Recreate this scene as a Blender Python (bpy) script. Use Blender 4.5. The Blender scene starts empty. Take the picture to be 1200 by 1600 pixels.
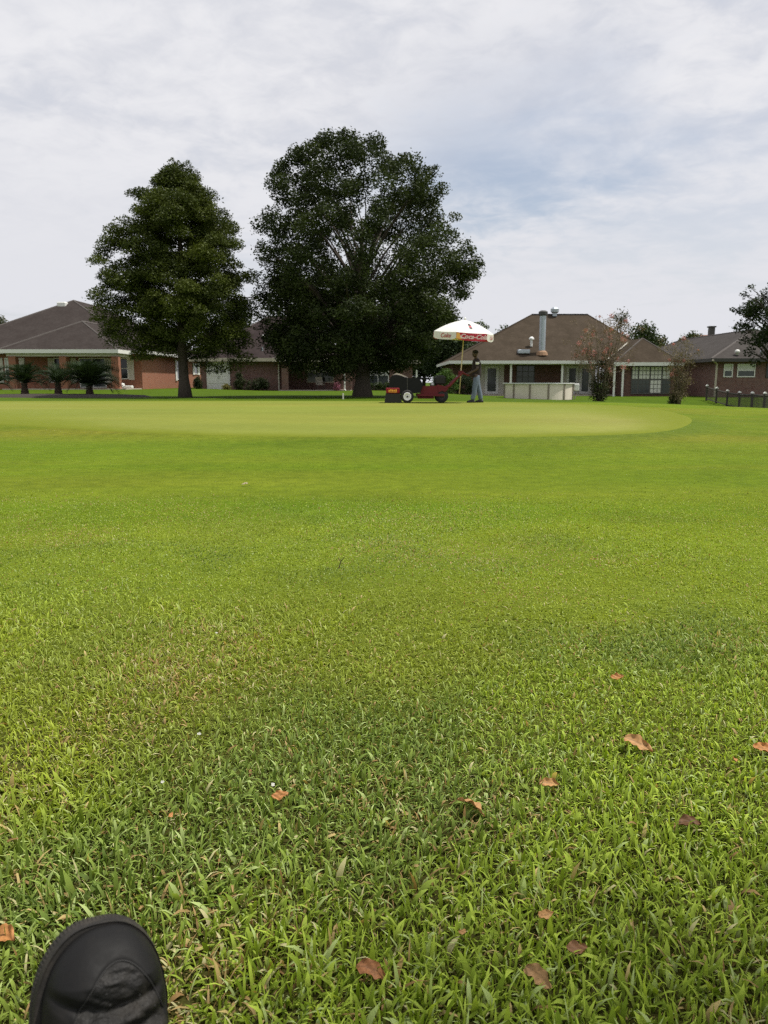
import bpy, math, random
import numpy as np
from mathutils import Vector, Matrix

R = math.radians
rng = np.random.default_rng(7)
random.seed(7)
scene = bpy.context.scene
COL = scene.collection

# ------------------------------------------------------------------ camera
cd = bpy.data.cameras.new('camera')
cam = bpy.data.objects.new('camera', cd)
COL.objects.link(cam)
scene.camera = cam
cam.location = (0, 0, 0.8)
PITCH = 9.37
cam.rotation_euler = (R(90 - PITCH), 0, 0)
cd.sensor_fit = 'VERTICAL'
cd.sensor_height = 36.0
cd.sensor_width = 27.0
cd.lens = 27.68
cd.clip_start = 0.05
cd.clip_end = 5000
cd.dof.use_dof = True
cd.dof.focus_distance = 1.9
cd.dof.aperture_fstop = 10.5

# ------------------------------------------------------------------ light
SUN_DIR = Vector((0.42, 0.04, 0.905)).normalized()      # towards the sun
sun_el = math.asin(SUN_DIR.z)
sun_az = math.atan2(SUN_DIR.x, SUN_DIR.y)
sd = bpy.data.lights.new('sun', 'SUN')
sd.energy = 4.0
sd.angle = R(2.2)
sd.color = (1.0, 0.955, 0.88)
sun = bpy.data.objects.new('sun', sd)
COL.objects.link(sun)
sun.location = (40, 15, 80)
sun.rotation_euler = SUN_DIR.to_track_quat('Z', 'Y').to_euler()

world = bpy.data.worlds.new('World')
scene.world = world
world.use_nodes = True
nt = world.node_tree
nt.nodes.clear()
def wn(t, **kw):
    n = nt.nodes.new(t)
    for k, v in kw.items():
        setattr(n, k, v)
    return n
def wmath(op, a, b=None, c=None):
    n = wn('ShaderNodeMath', operation=op)
    for i, x in enumerate((a, b, c)):
        if x is None: continue
        if isinstance(x, (int, float)): n.inputs[i].default_value = x
        else: nt.links.new(x, n.inputs[i])
    return n.outputs[0]
w_out = wn('ShaderNodeOutputWorld')
w_bg = wn('ShaderNodeBackground')
w_bg.inputs['Strength'].default_value = 0.10
sky = wn('ShaderNodeTexSky', sky_type='NISHITA')
sky.sun_disc = False
sky.sun_elevation = sun_el
sky.sun_rotation = sun_az
sky.air_density = 1.0
sky.dust_density = 2.0
sky.ozone_density = 1.0
tc = wn('ShaderNodeTexCoord')
sep = wn('ShaderNodeSeparateXYZ')
nt.links.new(tc.outputs['Generated'], sep.inputs[0])
zc = wmath('ADD', wmath('MAXIMUM', sep.outputs[2], 0.0), 0.16)
px = wmath('DIVIDE', sep.outputs[0], zc)
py = wmath('DIVIDE', sep.outputs[1], zc)
cmb = wn('ShaderNodeCombineXYZ')
nt.links.new(px, cmb.inputs[0]); nt.links.new(py, cmb.inputs[1])
def wnoise(scale, detail, rough, off=(0, 0, 0), stretch=(1, 1, 1), dist=0.0, rot=0.0):
    m = wn('ShaderNodeMapping')
    m.inputs['Location'].default_value = off
    m.inputs['Scale'].default_value = stretch
    m.inputs['Rotation'].default_value = (0, 0, rot)
    nt.links.new(cmb.outputs[0], m.inputs[0])
    n = wn('ShaderNodeTexNoise')
    n.inputs['Scale'].default_value = scale
    n.inputs['Detail'].default_value = detail
    n.inputs['Roughness'].default_value = rough
    n.inputs['Distortion'].default_value = dist
    nt.links.new(m.outputs[0], n.inputs['Vector'])
    return n.outputs['Fac']
def wramp(x, a, b, lo=0.0, hi=1.0):
    n = wn('ShaderNodeMapRange', interpolation_type='SMOOTHSTEP')
    n.inputs['From Min'].default_value = a; n.inputs['From Max'].default_value = b
    n.inputs['To Min'].default_value = lo; n.inputs['To Max'].default_value = hi
    nt.links.new(x, n.inputs[0])
    return n.outputs[0]
big = wnoise(0.5, 3, 0.5, (1.35, 0.4, 0), (1, 1.0, 1))
mid = wnoise(2.2, 5, 0.58, (3.0, 7.0, 0), (1, 1.1, 1), 0.3, 0.5)
fine = wnoise(8.0, 5, 0.6, (0, 2.0, 0), (1, 1.0, 1), 0.4, 0.5)
high = wramp(sep.outputs[2], 0.10, 0.34)                       # broken cloud shows overhead, haze evens it out low down
dens = wmath('ADD', wmath('MULTIPLY', big, 0.55), wmath('ADD', wmath('MULTIPLY', mid, 0.28), wmath('MULTIPLY', fine, 0.17)))
# thin place in the cloud layer
dx = wmath('ADD', wmath('SUBTRACT', px, 0.34), wmath('MULTIPLY', wmath('SUBTRACT', mid, 0.5), 0.9))
dy = wmath('MULTIPLY', wmath('ADD', wmath('SUBTRACT', py, 2.45), wmath('MULTIPLY', wmath('SUBTRACT', fine, 0.5), 0.9)), 0.75)
gapd = wmath('SQRT', wmath('ADD', wmath('MULTIPLY', dx, dx), wmath('MULTIPLY', dy, dy)))
gap = wramp(gapd, 0.05, 0.60, 0.46, 0.0)
cover = wmath('SUBTRACT', wramp(dens, 0.36, 0.52, 0.74, 1.0), gap)
tone_raw = wramp(wmath('ADD', wmath('MULTIPLY', mid, 0.5), wmath('MULTIPLY', fine, 0.5)), 0.36, 0.62)
tone = wmath('ADD', wmath('MULTIPLY', wmath('SUBTRACT', tone_raw, 0.45), high), 0.45)
ccol = wn('ShaderNodeMix', data_type='RGBA')
nt.links.new(tone, ccol.inputs[0])
ccol.inputs[6].default_value = (5.75, 5.85, 6.3, 1)
ccol.inputs[7].default_value = (6.9, 6.9, 7.15, 1)
mixc = wn('ShaderNodeMix', data_type='RGBA')
nt.links.new(cover, mixc.inputs[0])
nt.links.new(sky.outputs[0], mixc.inputs[6])
nt.links.new(ccol.outputs[2], mixc.inputs[7])
nt.links.new(mixc.outputs[2], w_bg.inputs['Color'])
nt.links.new(w_bg.outputs[0], w_out.inputs[0])

scene.view_settings.view_transform = 'Standard'
scene.view_settings.look = 'None'
scene.view_settings.exposure = 0.28
scene.view_settings.gamma = 1.0
scene.view_settings.use_curve_mapping = False
scene.render.engine = 'CYCLES'
scene.cycles.max_bounces = 6
scene.cycles.use_denoising = False
scene.cycles.sample_clamp_indirect = 2.0
scene.cycles.filter_width = 1.25
scene.cycles.transparent_max_bounces = 8

# ------------------------------------------------------------------ helpers
def tag(o, label=None, cat=None, group=None, kind=None):
    if label: o['label'] = label
    if cat: o['category'] = cat
    if group: o['group'] = group
    if kind: o['kind'] = kind
    return o

def thing(name, label, cat, loc=(0, 0, 0), rz=0.0, group=None):
    o = bpy.data.objects.new(name, None)
    COL.objects.link(o)
    o.location = loc
    o.rotation_euler = (0, 0, rz)
    o.empty_display_size = 0.2
    return tag(o, label, cat, group)

def link(name, me, mat, parent=None, smooth=False):
    if mat is not None and len(me.materials) == 0: me.materials.append(mat)
    if smooth:
        me.polygons.foreach_set('use_smooth', [True] * len(me.polygons))
    o = bpy.data.objects.new(name, me)
    COL.objects.link(o)
    if parent is not None: o.parent = parent
    return o

def np_mesh(name, V, F, col=None):
    """V (n,3), F (m,k) one polygon size; col per-vertex rgb."""
    me = bpy.data.meshes.new(name)
    V = np.asarray(V, np.float32); F = np.asarray(F, np.int32)
    m, k = F.shape
    me.vertices.add(len(V)); me.vertices.foreach_set('co', V.ravel())
    me.loops.add(m * k); me.loops.foreach_set('vertex_index', F.ravel())
    me.polygons.add(m)
    me.polygons.foreach_set('loop_start', np.arange(0, m * k, k, dtype=np.int32))
    try: me.polygons.foreach_set('loop_total', np.full(m, k, np.int32))
    except Exception: pass
    if col is not None:
        a = me.color_attributes.new('Col', 'FLOAT_COLOR', 'POINT')
        c = np.ones((len(V), 4), np.float32); c[:, :3] = col
        a.data.foreach_set('color', c.ravel())
    me.update(calc_edges=True)
    return me

class MB:
    """collects simple solids, links them as one mesh object"""
    def __init__(s, origin=(0, 0, 0)):
        s.v = []; s.f = []; s.o = Vector(origin)
    def add(s, vs, fs):
        b = len(s.v)
        s.v += [Vector(v) - s.o for v in vs]
        s.f += [tuple(b + i for i in f) for f in fs]
        return s
    def box(s, x0, x1, y0, y1, z0, z1, bev=0.0):
        if bev > 0:
            return s.bbox(x0, x1, y0, y1, z0, z1, bev)
        vs = [(x, y, z) for z in (z0, z1) for y in (y0, y1) for x in (x0, x1)]
        return s.add(vs, [(0, 2, 3, 1), (4, 5, 7, 6), (0, 1, 5, 4), (2, 6, 7, 3), (0, 4, 6, 2), (1, 3, 7, 5)])
    def bbox(s, x0, x1, y0, y1, z0, z1, b):
        # box with chamfered vertical and top edges
        def ring(z, i):
            a = i
            return [(x0 + a + b, y0 + a, z), (x1 - a - b, y0 + a, z), (x1 - a, y0 + a + b, z), (x1 - a, y1 - a - b, z),
                    (x1 - a - b, y1 - a, z), (x0 + a + b, y1 - a, z), (x0 + a, y1 - a - b, z), (x0 + a, y0 + a + b, z)]
        vs = ring(z0 + b, 0) + ring(z1 - b, 0) + ring(z1, b * 0.7) + ring(z0, b * 0.7)
        fs = []
        for i in range(8):
            j = (i + 1) % 8
            fs += [(i, j, 8 + j, 8 + i), (8 + i, 8 + j, 16 + j, 16 + i), (24 + i, 24 + j, j, i)]
        fs += [tuple(range(16, 24)), tuple(reversed(range(24, 32)))]
        return s.add(vs, fs)
    def prism(s, poly, a, b, axis='y'):
        """poly: list of 2D points (x,z) for axis y, (x,y) for axis z, (y,z) for axis x"""
        def P(p, t):
            if axis == 'y': return (p[0], t, p[1])
            if axis == 'z': return (p[0], p[1], t)
            return (t, p[0], p[1])
        n = len(poly)
        vs = [P(p, a) for p in poly] + [P(p, b) for p in poly]
        fs = [tuple(range(n)), tuple(reversed(range(n, 2 * n)))]
        fs += [(i, i + n, (i + 1) % n + n, (i + 1) % n) for i in range(n)]
        return s.add(vs, fs)
    def tube(s, pts, rad, n=8, cap=True):
        pts = [Vector(p) for p in pts]
        if isinstance(rad, (int, float)): rad = [rad] * len(pts)
        b = len(s.v); rings = []
        prev = None
        for i, p in enumerate(pts):
            d = (pts[min(i + 1, len(pts) - 1)] - pts[max(i - 1, 0)])
            d = d.normalized() if d.length > 1e-9 else Vector((0, 0, 1))
            u = prev if prev is not None else (Vector((1, 0, 0)) if abs(d.x) < 0.9 else Vector((0, 1, 0)))
            u = (u - d * u.dot(d)); u.normalize(); prev = u
            w = d.cross(u)
            for k in range(n):
                a = 2 * math.pi * k / n
                s.v.append(p + (u * math.cos(a) + w * math.sin(a)) * rad[i] - s.o)
        for i in range(len(pts) - 1):
            for k in range(n):
                k2 = (k + 1) % n
                s.f.append((b + i * n + k, b + i * n + k2, b + (i + 1) * n + k2, b + (i + 1) * n + k))
        if cap:
            s.f.append(tuple(b + k for k in reversed(range(n))))
            e = b + (len(pts) - 1) * n
            s.f.append(tuple(e + k for k in range(n)))
        return s
    def lathe(s, c, prof, axis='z', n=20):
        """prof: list of (r, t); revolve about axis through c"""
        c = Vector(c); b = len(s.v)
        for r, t in prof:
            for k in range(n):
                a = 2 * math.pi * k / n
                x, y = r * math.cos(a), r * math.sin(a)
                q = {'z': Vector((x, y, t)), 'y': Vector((x, t, y)), 'x': Vector((t, x, y))}[axis]
                s.v.append(c + q - s.o)
        for i in range(len(prof) - 1):
            for k in range(n):
                k2 = (k + 1) % n
                s.f.append((b + i * n + k, b + i * n + k2, b + (i + 1) * n + k2, b + (i + 1) * n + k))
        s.f.append(tuple(b + k for k in range(n)))
        e = b + (len(prof) - 1) * n
        s.f.append(tuple(e + k for k in range(n)))
        return s
    def mesh(s, name):
        me = bpy.data.meshes.new(name)
        me.from_pydata([tuple(v) for v in s.v], [], s.f)
        import bmesh
        bm = bmesh.new(); bm.from_mesh(me)
        bmesh.ops.recalc_face_normals(bm, faces=bm.faces)
        bm.to_mesh(me); bm.free()
        return me
    def build(s, name, mat, parent=None, smooth=False):
        return link(name, s.mesh(name), mat, parent, smooth)

def copy_tree(o, parent=None):
    c = o.copy(); COL.objects.link(c)
    if parent is not None: c.parent = parent
    for ch in list(o.children): copy_tree(ch, c)
    return c

def sstep(a, b, x):
    t = np.clip((np.asarray(x, float) - a) / (b - a), 0, 1)
    return t * t * (3 - 2 * t)

def _hash(ix, iy, seed):
    h = (ix.astype(np.int64) * 374761393 + iy.astype(np.int64) * 668265263 + seed * 1442695041) & 0xFFFFFFFF
    h = ((h ^ (h >> 13)) * 1274126177) & 0xFFFFFFFF
    return ((h ^ (h >> 16)) & 0xFFFF) / 65535.0
def noise2(x, y, seed=0):
    x = np.asarray(x, float); y = np.asarray(y, float)
    ix = np.floor(x); iy = np.floor(y); fx = x - ix; fy = y - iy
    fx = fx * fx * (3 - 2 * fx); fy = fy * fy * (3 - 2 * fy)
    a = _hash(ix, iy, seed); b = _hash(ix + 1, iy, seed); c = _hash(ix, iy + 1, seed); d = _hash(ix + 1, iy + 1, seed)
    return (a * (1 - fx) + b * fx) * (1 - fy) + (c * (1 - fx) + d * fx) * fy
def fbm(x, y, seed=0, oct=4):
    t = 0; a = 0.5; n = 0
    for i in range(oct):
        t = t + a * noise2(x * 2 ** i, y * 2 ** i, seed + i * 17); n += a; a *= 0.55
    return t / n

# ------------------------------------------------------------------ materials
class NB:
    def __init__(s, name):
        s.m = bpy.data.materials.new(name); s.m.use_nodes = True
        s.t = s.m.node_tree; s.t.nodes.clear()
        s.out = s.n('ShaderNodeOutputMaterial')
        s.p = s.n('ShaderNodeBsdfPrincipled')
        s.t.links.new(s.p.outputs[0], s.out.inputs[0])
    def n(s, typ, **kw):
        n = s.t.nodes.new(typ)
        for k, v in kw.items(): setattr(n, k, v)
        return n
    def l(s, a, b): s.t.links.new(a, b)
    def coords(s, kind='Object'):
        return s.n('ShaderNodeTexCoord').outputs[kind]
    def mapping(s, vec, scale=(1, 1, 1), loc=(0, 0, 0)):
        m = s.n('ShaderNodeMapping'); m.inputs['Scale'].default_value = scale; m.inputs['Location'].default_value = loc
        s.l(vec, m.inputs[0]); return m.outputs[0]
    def noise(s, vec, scale, detail=3, rough=0.55):
        n = s.n('ShaderNodeTexNoise'); n.inputs['Scale'].default_value = scale
        n.inputs['Detail'].default_value = detail; n.inputs['Roughness'].default_value = rough
        if vec is not None: s.l(vec, n.inputs['Vector'])
        return n.outputs['Fac']
    def range(s, x, a, b, lo=0, hi=1):
        n = s.n('ShaderNodeMapRange'); n.inputs[1].default_value = a; n.inputs[2].default_value = b
        n.inputs[3].default_value = lo; n.inputs[4].default_value = hi
        s.l(x, n.inputs[0]); return n.outputs[0]
    def mix(s, fac, a, b, blend='MIX'):
        n = s.n('ShaderNodeMix', data_type='RGBA', blend_type=blend)
        for i, x in ((0, fac), (6, a), (7, b)):
            if isinstance(x, (int, float)): n.inputs[i].default_value = x
            elif isinstance(x, tuple): n.inputs[i].default_value = (*x[:3], 1)
            else: s.l(x, n.inputs[i])
        return n.outputs[2]
    def bump(s, h, strength=0.3, dist=0.02):
        b = s.n('ShaderNodeBump'); b.inputs['Strength'].default_value = strength; b.inputs['Distance'].default_value = dist
        s.l(h, b.inputs['Height']); s.l(b.outputs[0], s.p.inputs['Normal'])
    def set(s, **kw):
        for k, v in kw.items():
            i = s.p.inputs[k.replace('_', ' ')]
            if isinstance(v, (int, float)): i.default_value = v
            elif isinstance(v, tuple): i.default_value = (*v[:3], 1)
            else: s.l(v, i)
        return s

def plain(name, c, rough=0.6, var=0.15, scale=6.0, metal=0.0, bump=0.0, spec=0.5):
    b = NB(name)
    co = b.coords()
    n = b.noise(co, scale, 4, 0.6)
    lo = tuple(x * (1 - var) for x in c); hi = tuple(min(1, x * (1 + var)) for x in c)
    b.set(Base_Color=b.mix(n, lo, hi), Roughness=rough, Metallic=metal, Specular_IOR_Level=spec)
    if bump: b.bump(b.noise(co, scale * 4, 3), bump, 0.01)
    return b.m

def brick_mat(name, c1, c2, mortar, blotch):
    b = NB(name)
    co = b.coords()
    sp = b.n('ShaderNodeSeparateXYZ'); b.l(co, sp.inputs[0])
    ad = b.n('ShaderNodeMath', operation='ADD'); b.l(sp.outputs[0], ad.inputs[0]); b.l(sp.outputs[1], ad.inputs[1])
    cb = b.n('ShaderNodeCombineXYZ'); b.l(ad.outputs[0], cb.inputs[0]); b.l(sp.outputs[2], cb.inputs[1])
    t = b.n('ShaderNodeTexBrick')
    t.inputs['Scale'].default_value = 1.0
    t.inputs['Brick Width'].default_value = 0.215; t.inputs['Row Height'].default_value = 0.075
    t.inputs['Mortar Size'].default_value = 0.006; t.inputs['Bias'].default_value = 0.0
    t.inputs['Color1'].default_value = (*c1, 1); t.inputs['Color2'].default_value = (*c2, 1); t.inputs['Mortar'].default_value = (*mortar, 1)
    b.l(cb.outputs[0], t.inputs['Vector'])
    n = b.range(b.noise(co, 3.0, 4, 0.65), 0.35, 0.7)
    c = b.mix(n, t.outputs['Color'], blotch, 'MIX')
    c2_ = b.mix(0.55, t.outputs['Color'], c)
    b.set(Base_Color=c2_, Roughness=0.85, Specular_IOR_Level=0.2)
    b.bump(t.outputs['Fac'], -0.4, 0.01)
    return b.m

def shingle_mat(name, c, streak):
    b = NB(name)
    co = b.coords()
    w = b.n('ShaderNodeTexWave', wave_type='BANDS', bands_direction='Z', wave_profile='SAW')
    w.inputs['Scale'].default_value = 2.0; w.inputs['Distortion'].default_value = 0.3; w.inputs['Detail'].default_value = 2
    b.l(co, w.inputs['Vector'])
    tabs = b.noise(b.mapping(co, (5, 5, 12)), 1.2, 2, 0.6)
    wear = b.noise(b.mapping(co, (1.2, 1.2, 0.25)), 0.9, 4, 0.6)
    base = b.mix(b.range(wear, 0.32, 0.7), c, streak)
    base = b.mix(b.range(tabs, 0.3, 0.7, 0, 0.45), base, tuple(x * 0.55 for x in c))
    b.set(Base_Color=base, Roughness=0.95, Specular_IOR_Level=0.06)
    b.bump(w.outputs['Fac'], 0.5, 0.02)
    return b.m

def leaf_mat(name, trans=0.25, rough=0.5, spec=0.25):
    b = NB(name)
    a = b.n('ShaderNodeAttribute', attribute_name='Col')
    b.set(Base_Color=a.outputs['Color'], Roughness=rough, Specular_IOR_Level=spec)
    tr = b.n('ShaderNodeBsdfTranslucent')
    tint = b.mix(1.0, a.outputs['Color'], (1.25, 1.25, 0.6), 'MULTIPLY')
    b.l(tint, tr.inputs['Color'])
    mx = b.n('ShaderNodeMixShader'); mx.inputs[0].default_value = trans
    b.l(b.p.outputs[0], mx.inputs[1]); b.l(tr.outputs[0], mx.inputs[2]); b.l(mx.outputs[0], b.out.inputs[0])
    return b.m

def bark_mat(name, c):
    b = NB(name)
    co = b.coords()
    n = b.noise(b.mapping(co, (9, 9, 1.6)), 2.0, 5, 0.65)
    b.set(Base_Color=b.mix(n, tuple(x * 0.5 for x in c), tuple(x * 1.5 for x in c)), Roughness=0.9, Specular_IOR_Level=0.15)
    b.bump(n, 0.7, 0.03)
    return b.m

def glass_mat(name, c, rough=0.08):
    b = NB(name)
    n = b.noise(b.coords(), 0.8, 2)
    b.set(Base_Color=b.mix(n, tuple(x * 0.7 for x in c), c), Roughness=rough, Specular_IOR_Level=0.5)
    return b.m

M = {}
M['brick_orange'] = brick_mat('brick_orange', (0.33, 0.125, 0.07), (0.24, 0.085, 0.05), (0.33, 0.26, 0.2), (0.28, 0.12, 0.075))
M['brick_plum'] = brick_mat('brick_plum', (0.17, 0.075, 0.06), (0.10, 0.045, 0.04), (0.25, 0.21, 0.19), (0.22, 0.15, 0.13))
M['brick_dark'] = brick_mat('brick_dark', (0.17, 0.08, 0.06), (0.10, 0.05, 0.042), (0.2, 0.17, 0.15), (0.12, 0.07, 0.055))
M['shingle_grey'] = shingle_mat('shingle_grey', (0.042, 0.034, 0.031), (0.058, 0.049, 0.045))
M['shingle_dark'] = shingle_mat('shingle_dark', (0.035, 0.026, 0.026), (0.05, 0.039, 0.037))
M['shingle_brown'] = shingle_mat('shingle_brown', (0.052, 0.040, 0.028), (0.076, 0.059, 0.043))
M['shingle_ash'] = shingle_mat('shingle_ash', (0.056, 0.050, 0.046), (0.076, 0.069, 0.064))
M['shingle_red'] = shingle_mat('shingle_red', (0.2, 0.1, 0.075), (0.25, 0.14, 0.1))
M['ridge_cap'] = plain('ridge_cap', (0.10, 0.088, 0.08), 0.95, 0.25, 5)
M['ridge_cap_dark'] = plain('ridge_cap_dark', (0.03, 0.028, 0.026), 0.95, 0.25, 5)
M['white_paint'] = plain('white_paint', (0.74, 0.74, 0.70), 0.5, 0.07, 3)
M['cream_paint'] = plain('cream_paint', (0.55, 0.52, 0.45), 0.55, 0.08, 3)
M['beige_paint'] = plain('beige_paint', (0.46, 0.41, 0.33), 0.6, 0.1, 3)
M['glass_dark'] = glass_mat('glass_dark', (0.018, 0.02, 0.02))
M['glass_grey'] = glass_mat('glass_grey', (0.06, 0.07, 0.075), 0.12)
M['blind'] = plain('blind', (0.62, 0.63, 0.58), 0.7, 0.06, 9)
M['curtain'] = plain('curtain', (0.68, 0.68, 0.62), 0.9, 0.08, 4)
M['concrete'] = plain('concrete', (0.42, 0.36, 0.29), 0.9, 0.18, 3, bump=0.2)
M['galv'] = plain('galv', (0.42, 0.46, 0.5), 0.45, 0.12, 5, metal=0.55)
M['dark_metal'] = plain('dark_metal', (0.05, 0.048, 0.045), 0.6, 0.2, 6)
M['rust'] = plain('rust', (0.28, 0.17, 0.1), 0.9, 0.3, 8)
M['muntin_dark'] = plain('muntin_dark', (0.09, 0.085, 0.08), 0.6, 0.15, 4)
M['pool_panel'] = plain('pool_panel', (0.74, 0.66, 0.57), 0.5, 0.12, 2.2)
M['pool_post'] = plain('pool_post', (0.24, 0.2, 0.16), 0.55, 0.1, 4)
M['pool_white'] = plain('pool_white', (0.7, 0.7, 0.68), 0.4, 0.08, 3)
M['fence_dark'] = plain('fence_dark', (0.06, 0.052, 0.042), 0.8, 0.25, 6)
M['mulch'] = plain('mulch', (0.028, 0.019, 0.013), 0.95, 0.5, 30, bump=0.8)
M['trunk_bark'] = bark_mat('trunk_bark', (0.085, 0.07, 0.058))
M['pale_bark'] = bark_mat('pale_bark', (0.2, 0.16, 0.12))
M['palm_bark'] = bark_mat('palm_bark', (0.06, 0.045, 0.032))
M['foliage'] = leaf_mat('foliage', 0.16, 0.6, 0.15)
M['blossom'] = leaf_mat('blossom', 0.3)
M['grass_blade'] = leaf_mat('grass_blade', 0.36, 0.55, 0.12)
M['dead_leaf'] = leaf_mat('dead_leaf', 0.18, 0.6, 0.3)
M['red_paint'] = plain('red_paint', (0.125, 0.010, 0.016), 0.5, 0.25, 6, spec=0.3)
M['red_decal'] = plain('red_decal', (0.22, 0.008, 0.012), 0.5, 0.15, 6, spec=0.3)
M['decal_gold'] = plain('decal_gold', (0.85, 0.4, 0.04), 0.45, 0.15, 14)
M['black_plastic'] = plain('black_plastic', (0.009, 0.0095, 0.011), 0.6, 0.2, 5, spec=0.2)
M['black_rubber'] = plain('black_rubber', (0.018, 0.017, 0.016), 0.8, 0.25, 12)
M['engine_black'] = plain('engine_black', (0.018, 0.017, 0.016), 0.6, 0.3, 9, spec=0.3)
M['hopper_lip'] = plain('hopper_lip', (0.55, 0.48, 0.42), 0.6, 0.12, 5)
M['rim_white'] = plain('rim_white', (0.8, 0.8, 0.8), 0.35, 0.05, 6)
M['steel'] = plain('steel', (0.4, 0.4, 0.4), 0.35, 0.1, 6, metal=0.8)
M['wood_pole'] = plain('wood_pole', (0.62, 0.5, 0.32), 0.6, 0.12, 4)
M['umb_white'] = leaf_mat('umb_white_t', 0.22, 0.7, 0.2)
M['cola_red'] = plain('cola_red', (0.62, 0.04, 0.07), 0.6, 0.08, 4)
M['cola_orange'] = plain('cola_orange', (0.8, 0.42, 0.1), 0.6, 0.12, 6)
M['print_white'] = plain('print_white', (0.80, 0.62, 0.65), 0.6, 0.04, 4)
M['print_red'] = plain('print_red', (0.42, 0.12, 0.12), 0.6, 0.1, 4)
M['bottle_dark'] = plain('bottle_dark', (0.05, 0.025, 0.025), 0.5, 0.2, 8)
M['skin'] = plain('skin', (0.06, 0.034, 0.024), 0.5, 0.12, 12)
M['shirt'] = plain('shirt', (0.022, 0.013, 0.014), 0.85, 0.2, 8)
M['jeans'] = plain('jeans', (0.125, 0.16, 0.215), 0.9, 0.55, 9)
M['shoe_black'] = plain('shoe_black', (0.015, 0.014, 0.014), 0.6, 0.2, 10)
M['hair'] = plain('hair', (0.008, 0.007, 0.006), 0.9, 0.3, 20)
M['water'] = glass_mat('water', (0.07, 0.22, 0.34), 0.05)
M['chair_cloth'] = plain('chair_cloth', (0.4, 0.36, 0.31), 0.8, 0.12, 5)
M['stake_white'] = plain('stake_white', (0.75, 0.72, 0.6), 0.6, 0.12, 9)
M['twig'] = bark_mat('twig_bark', (0.12, 0.09, 0.06))
M['petal'] = plain('petal', (0.75, 0.74, 0.7), 0.6, 0.08, 9)

# shoe leather
def leather_mat():
    b = NB('shoe_leather')
    co = b.coords()
    n1 = b.noise(co, 55, 5, 0.7)
    n2 = b.noise(b.mapping(co, (18, 60, 30)), 1.0, 4, 0.65)
    dust = b.range(b.noise(co, 22, 5, 0.7), 0.45, 0.8, 0, 0.55)
    b.set(Base_Color=b.mix(dust, (0.0095, 0.0088, 0.008), (0.048, 0.041, 0.032)),
          Roughness=b.range(n1, 0.3, 0.7, 0.5, 0.75), Specular_IOR_Level=0.25)
    v = b.n('ShaderNodeTexVoronoi'); v.inputs['Scale'].default_value = 420; b.l(co, v.inputs['Vector'])
    ad = b.n('ShaderNodeMath', operation='MULTIPLY_ADD'); b.l(v.outputs['Distance'], ad.inputs[0]); ad.inputs[1].default_value = 0.35
    b.l(n2, ad.inputs[2])
    b.bump(ad.outputs[0], 0.55, 0.0022)
    return b.m
M['leather'] = leather_mat()
def toe_mat():
    b = NB('shoe_toe_leather')
    co = b.coords()
    n1 = b.noise(co, 60, 4, 0.6)
    dust = b.range(b.noise(co, 30, 5, 0.7), 0.5, 0.85, 0, 0.4)
    b.set(Base_Color=b.mix(dust, (0.0095, 0.0092, 0.009), (0.034, 0.029, 0.024)), Roughness=b.range(n1, 0.3, 0.7, 0.5, 0.68), Specular_IOR_Level=0.16)
    b.bump(b.noise(co, 160, 3), 0.25, 0.001)
    return b.m
M['toe_leather'] = toe_mat()
def sole_mat():
    b = NB('shoe_sole_rubber')
    co = b.coords()
    d = b.range(b.noise(co, 40, 5, 0.7), 0.4, 0.75)
    b.set(Base_Color=b.mix(d, (0.016, 0.0145, 0.013), (0.05, 0.042, 0.033)), Roughness=0.75, Specular_IOR_Level=0.3)
    b.bump(b.noise(co, 200, 3), 0.4, 0.001)
    return b.m
M['sole_rubber'] = sole_mat()

# ------------------------------------------------------------------ ground
GREEN = [(0.4, 10.6), (3.4, 11.2), (5.15, 13.4), (6.8, 18), (7.4, 24), (5, 28.2), (0, 30.0), (-8, 30.6), (-16, 29.5), (-19.5, 25), (-14, 18.8), (-7.2, 14.2), (-3.2, 11.4)]
def closed_spline(pts, per=10):
    P = np.array(pts, float); n = len(P); out = []
    for i in range(n):
        p0, p1, p2, p3 = P[i - 1], P[i], P[(i + 1) % n], P[(i + 2) % n]
        for t in np.linspace(0, 1, per, endpoint=False):
            out.append(0.5 * ((2 * p1) + (-p0 + p2) * t + (2 * p0 - 5 * p1 + 4 * p2 - p3) * t ** 2 + (-p0 + 3 * p1 - 3 * p2 + p3) * t ** 3))
    return np.array(out)
GP = closed_spline(GREEN)
def green_dist(x, y):
    """signed distance to the green's outline, positive inside"""
    x = np.atleast_1d(np.asarray(x, float)); y = np.atleast_1d(np.asarray(y, float))
    best = np.full(x.shape, 1e9); inside = np.zeros(x.shape, bool)
    n = len(GP)
    for i in range(n):
        a = GP[i]; b = GP[(i + 1) % n]
        ab = b - a
        t = np.clip(((x - a[0]) * ab[0] + (y - a[1]) * ab[1]) / (ab @ ab), 0, 1)
        d = np.hypot(x - a[0] - t * ab[0], y - a[1] - t * ab[1])
        best = np.minimum(best, d)
        c = ((a[1] > y) != (b[1] > y))
        xi = a[0] + (y - a[1]) * ab[0] / (ab[1] if abs(ab[1]) > 1e-9 else 1e-9)
        inside ^= c & (x < xi)
    return np.where(inside, best, -best)
def base_h(x, y):
    x = np.asarray(x, float); y = np.asarray(y, float)
    z = 0.03 * (fbm(x * 0.15, y * 0.15, 3) - 0.5) * sstep(3, 12, np.hypot(x, y))
    z = z - 0.27 * sstep(3, 9, x) * sstep(32, 47, y)
    z = z - 0.58 * sstep(8, 22, x) * sstep(14, 40, y) * (1 - sstep(50, 58, y))
    z = z + 0.30 * sstep(46, 54, y) * sstep(8, 15, -x)
    z = z + 0.14 * sstep(50, 59, y) * sstep(-6, 2, -x) * (1 - sstep(8, 15, -x))
    return z
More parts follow.
